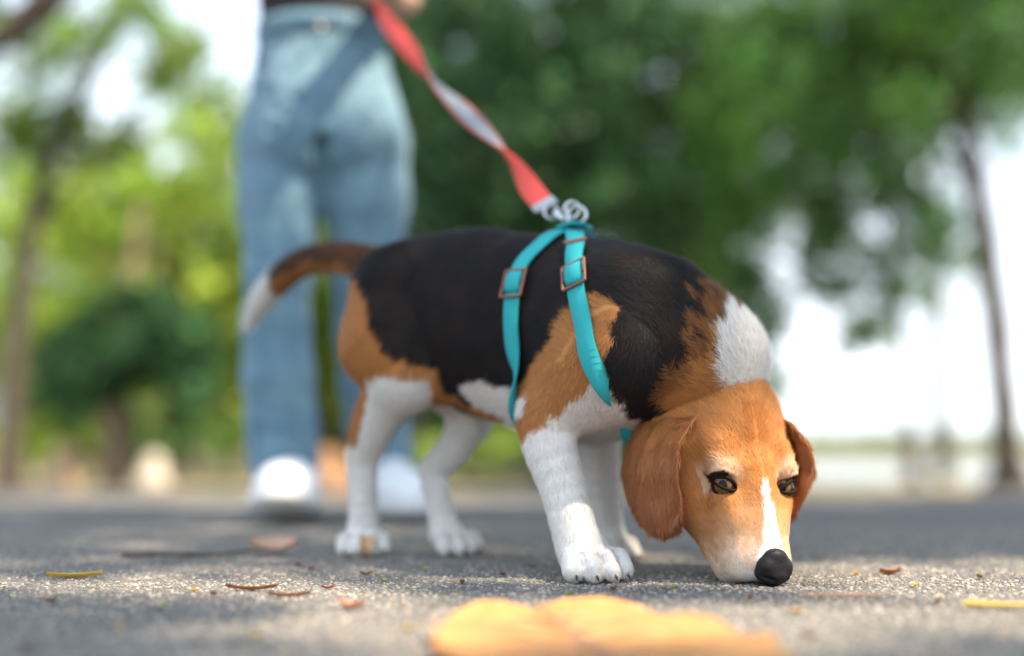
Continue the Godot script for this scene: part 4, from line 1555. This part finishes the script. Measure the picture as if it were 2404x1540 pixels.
	b.cone(Vector3(cx, 1.38, -0.01), Vector3(cx, 1.50, 0.012), 0.052, 0.048, 0.03)
	b.cone(Vector3(cx, 1.58, 0.02), Vector3(cx, 1.61, 0.0), 0.078, 0.086, 0.02, 0, Vector3(0.92, 1.1, 1.05))
	b.cone(Vector3(cx, 1.525, 0.05), Vector3(cx, 1.55, 0.045), 0.036, 0.055, 0.03)
	b.cone(Vector3(cx, 1.595, 0.088), Vector3(cx, 1.565, 0.112), 0.010, 0.013, 0.012)
	b.cone(Vector3(cx - 0.02, 1.535, 0.092), Vector3(cx + 0.02, 1.535, 0.092), 0.008, 0.008, 0.008)
	for s: float in [-1.0, 1.0]:
		b.cone(Vector3(cx + s * 0.083, 1.60, 0.005), Vector3(cx + s * 0.083, 1.565, 0.012), 0.013, 0.010, 0.01)
		b.cone(Vector3(cx + s * 0.033, 1.598, 0.100), Vector3(cx + s * 0.033, 1.598, 0.100), 0.012, 0.012, 0.008, 0, Vector3.ONE, true)
	var grip := leash_end - base
	var elbow: Vector3 = P.call(938, -5, 2.03)
	b.chain([Vector3(cx + 0.155, 1.385, -0.01), Vector3(cx + 0.175, 1.27, -0.01), elbow, elbow.lerp(grip, 0.45), grip + Vector3(0.045, 0.02, -0.07)], [0.047, 0.043, 0.040, 0.036, 0.026], 0.015)
	var e2 := Vector3(cx - 0.235, 1.16, 0.01)
	var g2 := grip + Vector3(-0.09, 0.215, -0.02)
	b.chain([Vector3(cx - 0.155, 1.385, -0.01), Vector3(cx - 0.2, 1.27, 0.0), e2, e2.lerp(g2, 0.5), g2 + Vector3(-0.07, 0.01, -0.03)], [0.047, 0.042, 0.036, 0.035, 0.025], 0.015)
	var bn := b.net()
	var bv: PackedVector3Array = bn.v
	var bno: PackedVector3Array = bn.n
	var bi: PackedInt32Array = bn.idx
	for hnd in [[grip, grip + Vector3(0.045, 0.02, -0.07)], [g2, g2 + Vector3(-0.07, 0.01, -0.03)]]:
		_hand(hnd[1], hnd[0], bv, bno, bi)
	var skin := paint(lin(0.56, 0.31, 0.20), 0.5)
	skin.subsurf_scatter_enabled = true
	skin.subsurf_scatter_strength = 0.15
	part("body", mesh_of(bv, bno, bi), skin, who)
	# hair, eyes
	var hf := Field.new(Vector3(cx - 0.14, 1.28, -0.17), Vector3(cx + 0.14, 1.74, 0.14), 0.009)
	hf.cone(Vector3(cx, 1.615, -0.005), Vector3(cx, 1.60, -0.02), 0.097, 0.098, 0.02, 0, Vector3(0.96, 1.06, 1.05))
	hf.cone(Vector3(cx, 1.56, -0.06), Vector3(cx, 1.34, -0.09), 0.085, 0.045, 0.03, 0, Vector3(1, 1, 0.6))
	hf.cone(Vector3(cx, 1.57, 0.16), Vector3(cx, 1.5, 0.16), 0.098, 0.12, 0.02, 0, Vector3(0.8, 1, 1), true)
	var hn := hf.net()
	part("hair", mesh_of(hn.v, hn.n, hn.idx), paint(lin(0.02, 0.013, 0.01), 0.5), who)
	for s: float in [-1.0, 1.0]:
		var sm := SphereMesh.new()
		sm.radius = 0.012
		sm.height = 0.024
		var eo := part("eye", sm, paint(lin(0.03, 0.02, 0.015), 0.15), who)
		eo.position = Vector3(cx + s * 0.033, 1.598, 0.092)
	# sneakers
	_shoe(who, P.call(682, 1200, 1.98), Vector3(0.06, 0, 1), 0.14, "left")
	_shoe(who, P.call(905, 1180, 2.10), Vector3(0.42, 0, 1), 0.0, "right")


func _hand(wrist: Vector3, grip: Vector3, v: PackedVector3Array, n: PackedVector3Array, idx: PackedInt32Array) -> void:
	# a fist round the webbing: palm, four curled fingers, a thumb from the side of the palm
	var d := (grip - wrist).normalized()
	var s := d.cross(Vector3.UP).normalized()
	var u := s.cross(d)
	var lo := grip.min(wrist) - Vector3(0.075, 0.075, 0.075)
	var hi := grip.max(wrist) + Vector3(0.075, 0.075, 0.075)
	var f := Field.new(lo, hi, 0.004)
	f.cone(wrist - d * 0.02, wrist + d * 0.015, 0.025, 0.026, 0.01)
	f.cone(wrist + d * 0.02 + s * 0.012, wrist + d * 0.055 + s * 0.018, 0.022, 0.021, 0.012, 0)
	f.cone(wrist + d * 0.02 - s * 0.012, wrist + d * 0.055 - s * 0.018, 0.022, 0.021, 0.012, 0)
	for k in 4:
		var x := -0.031 + k * 0.0205
		var l: float = [0.85, 1.0, 1.05, 0.95][k]
		var a := wrist + d * 0.062 + s * x + u * 0.008
		var b := a + (d * 0.030 - u * 0.006) * l
		var c := b + (-u * 0.027 - d * 0.004) * l
		var e := c + (-d * 0.022 - u * 0.002) * l
		f.chain([a, b, c, e], [0.0095, 0.0092, 0.0085, 0.0078], 0.004)
	f.chain([wrist + d * 0.02 + s * 0.026, wrist + d * 0.05 + s * 0.046 - u * 0.008, wrist + d * 0.075 + s * 0.034 - u * 0.022, wrist + d * 0.088 + s * 0.014 - u * 0.028], [0.015, 0.0115, 0.0105, 0.0085], 0.006)
	var net := f.net()
	var o := v.size()
	v.append_array(net.v)
	n.append_array(net.n)
	for i in net.idx:
		idx.append(i + o)


func _shoe(parent: Node3D, heel: Vector3, dir: Vector3, lift: float, _which: String) -> void:
	# heel is the point under the ankle; the toe points along dir, raised by the angle lift
	var b := Basis(Vector3.UP, atan2(dir.x, dir.z)) * Basis(Vector3.RIGHT, -lift).scaled(Vector3(1.2, 1.15, 1.1))
	var o := Transform3D(b, Vector3(heel.x, 0.0, heel.z - 0.02))
	var f := Field.new(Vector3(-0.07, -0.005, -0.09), Vector3(0.07, 0.14, 0.215), 0.005)
	f.chain([Vector3(0, 0.045, -0.045), Vector3(0, 0.048, 0.03), Vector3(0, 0.040, 0.10), Vector3(0.003, 0.034, 0.155)], [0.036, 0.038, 0.042, 0.034], 0.02, 0, Vector3(1.08, 1, 1))
	f.cone(Vector3(0, 0.07, -0.03), Vector3(0, 0.105, -0.02), 0.038, 0.036, 0.02)
	f.cone(Vector3(0, 0.085, 0.0), Vector3(0, 0.06, 0.07), 0.036, 0.03, 0.02)
	f.cone(Vector3(-0.1, -0.02, 0.05), Vector3(0.1, -0.02, 0.05), 0.03, 0.03, 0.004, 0, Vector3(1, 1, 6), true)
	var net := f.net()
	var v: PackedVector3Array = net.v
	var n: PackedVector3Array = net.n
	for i in v.size():
		v[i] = o * v[i]
		n[i] = o.basis * n[i]
	var shoe := part("sneaker", mesh_of(v, n, net.idx), paint(lin(0.78, 0.78, 0.78), 0.6), parent)
	# sole
	var sf := Field.new(Vector3(-0.075, -0.01, -0.10), Vector3(0.075, 0.05, 0.225), 0.004)
	sf.chain([Vector3(0, 0.022, -0.048), Vector3(0, 0.022, 0.03), Vector3(0, 0.022, 0.10), Vector3(0.003, 0.024, 0.155)], [0.042, 0.040, 0.048, 0.039], 0.02, 0, Vector3(1, 0.45, 1))
	var sn := sf.net()
	var sv: PackedVector3Array = sn.v
	var so: PackedVector3Array = sn.n
	for i in sv.size():
		sv[i] = o * (sv[i] - Vector3(0, 0.003, 0))
		so[i] = o.basis * so[i]
	part("sole", mesh_of(sv, so, sn.idx), paint(lin(0.62, 0.62, 0.60), 0.75), shoe)
	for k in 4:
		var z := 0.045 + k * 0.017
		var y := 0.094 - k * 0.0055
		var lace := [Vector3(-0.022, y - 0.008, z), Vector3(0, y + 0.001, z + 0.004), Vector3(0.022, y - 0.008, z)]
		part("lace", tube_mesh(smooth_path(lace.map(func(p): return o * p), 4), [0.003, 0.003, 0.003, 0.003, 0.003, 0.003, 0.003, 0.003, 0.003], 6), paint(lin(0.8, 0.8, 0.8), 0.8), shoe)


# ---------------------------------------------------------------- litter on the path
# a thin curled leaf: long along x, cupped, with a midrib
func leaf_mesh(l: float, w: float, cup: float, curl: float, seed_: int, ragged := 0.0, blunt := 0.75) -> ArrayMesh:
	var r := RandomNumberGenerator.new()
	r.seed = seed_
	var nu := 18
	var nv := 8
	var v := PackedVector3Array()
	var idx := PackedInt32Array()
	for i in nu + 1:
		var u := float(i) / nu
		var half := w * 0.5 * pow(sin(PI * clampf(u * 0.97 + 0.015, 0, 1)), blunt)
		for j in nv + 1:
			var t := (float(j) / nv) * 2.0 - 1.0
			var e := half * (1.0 + ragged * lumps.get_noise_2d(u * 16.0, t * 3.0 + seed_) * absf(t))
			var y := cup * t * t + curl * pow(absf(u - 0.5) * 2.0, 2.0) - 0.0012 * (l / 0.1) * (1.0 if j == nv / 2 else 0.0) + w * 0.02 * sin(u * 26.0) * absf(t)
			v.append(Vector3((u - 0.5) * l, y, t * e))
	for i in nu:
		for j in nv:
			var a := i * (nv + 1) + j
			idx.append_array(PackedInt32Array([a, a + 1, a + nv + 1, a + 1, a + nv + 2, a + nv + 1]))
	return mesh_of(v, smooth_normals(v, idx), idx)


func leaf_paint(a: Color, b: Color) -> StandardMaterial3D:
	var m := paint(Color.WHITE, 0.55)
	m.albedo_texture = noise_tex(0.03, [[0, a], [1, b]], 128, 4)
	m.uv1_triplanar = true
	m.uv1_scale = Vector3(9, 9, 9)
	m.backlight_enabled = true
	m.backlight = Color(0.7, 0.5, 0.3)
	return m


func drop(called: String, label: String, category: String, px: float, py: float, mesh: Mesh, m: Material, turn: float, lift := 0.002, group := "") -> MeshInstance3D:
	var o := MeshInstance3D.new()
	o.name = numbered(called)
	o.mesh = mesh
	o.material_override = m
	add_child(o)
	o.position = on_ground(px, py) + Vector3(0, lift, 0)
	o.rotation.y = turn
	tag(o, label, category, group)
	return o


func _litter() -> void:
	var orange := leaf_paint(lin(0.52, 0.25, 0.085), lin(0.68, 0.36, 0.14))
	var tan_l := leaf_paint(lin(0.42, 0.24, 0.15), lin(0.55, 0.34, 0.22))
	var brown := leaf_paint(lin(0.16, 0.075, 0.035), lin(0.30, 0.14, 0.06))
	var yellow := leaf_paint(lin(0.52, 0.38, 0.05), lin(0.60, 0.46, 0.09))
	var green := leaf_paint(lin(0.22, 0.32, 0.05), lin(0.34, 0.42, 0.09))
	# the big leaf in front
	var big := thing("fallen_leaf", "large orange-brown fallen leaf lying in front of the dog", "leaf", Vector3(0.058, 0.004, -0.668))
	big.rotation.y = deg_to_rad(-76.0)
	part("blade", leaf_mesh(0.34, 0.225, 0.005, 0.004, 4, 0.16, 0.5), orange, big)
	var ribs := [tube([Vector3(-0.165, 0.006, 0), Vector3(-0.05, 0.002, 0), Vector3(0.05, 0.002, 0), Vector3(0.165, 0.006, 0), Vector3(0.20, 0.010, 0.004)], [0.0012, 0.0018, 0.0022, 0.0026, 0.0024], 7)]
	for k in 6:
		for s: float in [-1.0, 1.0]:
			var x := 0.10 - k * 0.042
			ribs.append(tube([Vector3(x, 0.002, 0), Vector3(x - 0.022, 0.003, s * 0.04), Vector3(x - 0.04, 0.0055, s * 0.075)], [0.0012, 0.0009, 0.0005], 5))
	part("veins", joined(ribs), tan_l, big)
	drop("fallen_leaf", "small pale tan curled leaf lying beside the dark twig", "leaf", 643, 1306, leaf_mesh(0.056, 0.036, 0.010, 0.006, 9, 0.3), leaf_paint(lin(0.55, 0.36, 0.26), lin(0.68, 0.47, 0.35)), 0.15, 0.008).rotation.x = 0.35
	var tw := smooth_path([Vector3(-0.095, 0.003, 0), Vector3(-0.05, 0.005, 0.004), Vector3(0.01, 0.004, 0.0), Vector3(0.06, 0.008, -0.006), Vector3(0.082, 0.011, -0.004)], 5)
	var tr := []
	for k in tw.size():
		tr.append(0.0032 - 0.0018 * k / tw.size())
	drop("twig", "thin dark brown twig lying on the asphalt behind the sunlit patch", "twig", 470, 1313, tube_mesh(tw, tr, 7, 0.2), bark_m, 0.04)
	drop("dry_twig", "pale pointed dry twig lying in the sunlit asphalt", "twig", 2350, 1434, tube_mesh([Vector3(-0.032, 0.0035, 0), Vector3(-0.026, 0.004, 0), Vector3(0.0, 0.003, 0.001), Vector3(0.04, 0.003, 0.004)], [0.0010, 0.0030, 0.0022, 0.0018], 7), yellow, -0.05)
	drop("dry_twig", "long thin pinkish twig lying before the dog's nose", "twig", 1975, 1408, tube_mesh([Vector3(-0.035, 0.002, 0), Vector3(0, 0.003, 0.002), Vector3(0.035, 0.002, 0)], [0.0010, 0.0014, 0.0009], 6), tan_l, 0.03)
	drop("dry_leaf", "narrow orange leaf sliver at the edge of the left sunlit patch", "leaf", 175, 1358, leaf_mesh(0.055, 0.009, 0.003, 0.003, 12), yellow, 0.25)
	drop("dry_leaf", "long rust-red leaf sliver on the speckled asphalt", "leaf", 590, 1388, leaf_mesh(0.050, 0.006, 0.0025, 0.003, 13), brown, 0.0)
	drop("dry_leaf", "brown leaf sliver just nearer than the rust-red one", "leaf", 680, 1404, leaf_mesh(0.038, 0.006, 0.0025, 0.002, 14), brown, 0.2)
	drop("dry_leaf", "small curled brown leaf beside the tip of the large leaf", "leaf", 826, 1431, leaf_mesh(0.024, 0.013, 0.004, 0.004, 15, 0.3), tan_l, -0.2)
	drop("dry_leaf", "reddish leaf scrap on the asphalt right of the dog's muzzle", "leaf", 2090, 1350, leaf_mesh(0.03, 0.012, 0.004, 0.002, 16, 0.3), brown, 0.4)
	var spots := [[455, 1392, 1], [380, 1432, 2], [730, 1340, 0], [1335, 1400, 2], [770, 1385, 0], [860, 1352, 0], [1085, 1372, 0], [905, 1368, 2], [1580, 1386, 2], [1440, 1388, 0], [2010, 1352, 1], [700, 1330, 0], [960, 1480, 1], [600, 1500, 1], [500, 1400, 0], [1900, 1500, 0], [1760, 1410, 0], [2200, 1420, 0], [1870, 1440, 1], [280, 1480, 1], [120, 1415, 0], [860, 1250, 0], [1250, 1335, 0], [1180, 1352, 0], [2300, 1360, 0], [2150, 1380, 1], [60, 1530, 0], [1000, 1340, 1]]
	var kinds := [brown, yellow, green]
	var words := ["tiny brown leaf scrap on the asphalt", "tiny yellow leaf scrap on the asphalt", "tiny green leaf scrap on the asphalt"]
	var meshes := [leaf_mesh(0.013, 0.006, 0.002, 0.002, 21, 0.3), leaf_mesh(0.010, 0.007, 0.002, 0.001, 22, 0.3), leaf_mesh(0.009, 0.006, 0.0015, 0.002, 23, 0.2)]
	for s in spots:
		drop("leaf_scrap", words[s[2]], "leaf", s[0], s[1], meshes[s[2]], kinds[s[2]], rng.randf() * TAU, 0.0015, ["brown leaf scraps", "yellow leaf scraps", "green leaf scraps"][s[2]])
	# sunlit stump and pale stone by the far edge of the path
	var sp := at(150, 1150, 8.6)
	sp.y = land(sp.x, sp.z) - 0.03
	var stump := thing("tree_stump", "tan tree stump at the foot of the dark shrub", "stump", sp)
	part("bark", tube_mesh([Vector3.ZERO, Vector3(0, 0.12, 0), Vector3(0.02, 0.38, 0)], [0.21, 0.15, 0.11], 16, 0.3), pale_bark_m, stump)
	part("cut_face", tube_mesh([Vector3(0.02, 0.38, 0), Vector3(0.021, 0.386, 0)], [0.10, 0.098], 16), paint(lin(0.5, 0.36, 0.22), 0.9), stump)
	var em := at(762, 1125, 8.8)
	em.y = land(em.x, em.z)
	var mf := Field.new(Vector3(-0.4, -0.12, -0.3), Vector3(0.4, 0.4, 0.3), 0.02)
	mf.cone(Vector3(0, 0.0, 0), Vector3(0.02, 0.20, 0), 0.2, 0.12, 0.05)
	mf.cone(Vector3(-0.12, 0.0, 0.05), Vector3(0.14, 0.02, 0), 0.13, 0.14, 0.05)
	var mn := mf.net()
	var mv: PackedVector3Array = mn.v
	for i in mv.size():
		mv[i] += mn.n[i] * 0.03 * lumps.get_noise_3dv(mv[i] * 9.0) + em
	var mound := part(numbered("earth_mound"), mesh_of(mv, smooth_normals(mv, mn.idx), mn.idx), leaf_paint(lin(0.34, 0.17, 0.08), lin(0.46, 0.26, 0.14)), self)
	tag(mound, "rust-brown mound of earth seen between the walker's legs", "mound")
	var ro := at(358, 1115, 8.4)
	ro.y = land(ro.x, ro.z)
	var sf := Field.new(Vector3(-0.2, -0.1, -0.2), Vector3(0.2, 0.4, 0.2), 0.012)
	sf.cone(Vector3(0, 0.07, 0), Vector3(0.01, 0.20, 0), 0.11, 0.085, 0.03)
	sf.cone(Vector3(-0.03, 0.04, 0.03), Vector3(0.05, 0.05, 0), 0.10, 0.09, 0.03)
	var sn := sf.net()
	var sv: PackedVector3Array = sn.v
	for i in sv.size():
		sv[i] += sn.n[i] * 0.015 * lumps.get_noise_3dv(sv[i] * 14.0) + ro
	var stone := part(numbered("stone"), mesh_of(sv, smooth_normals(sv, sn.idx), sn.idx), paint(lin(0.55, 0.49, 0.40), 0.9), self)
	tag(stone, "pale upright stone on the far verge beside the walker", "stone")
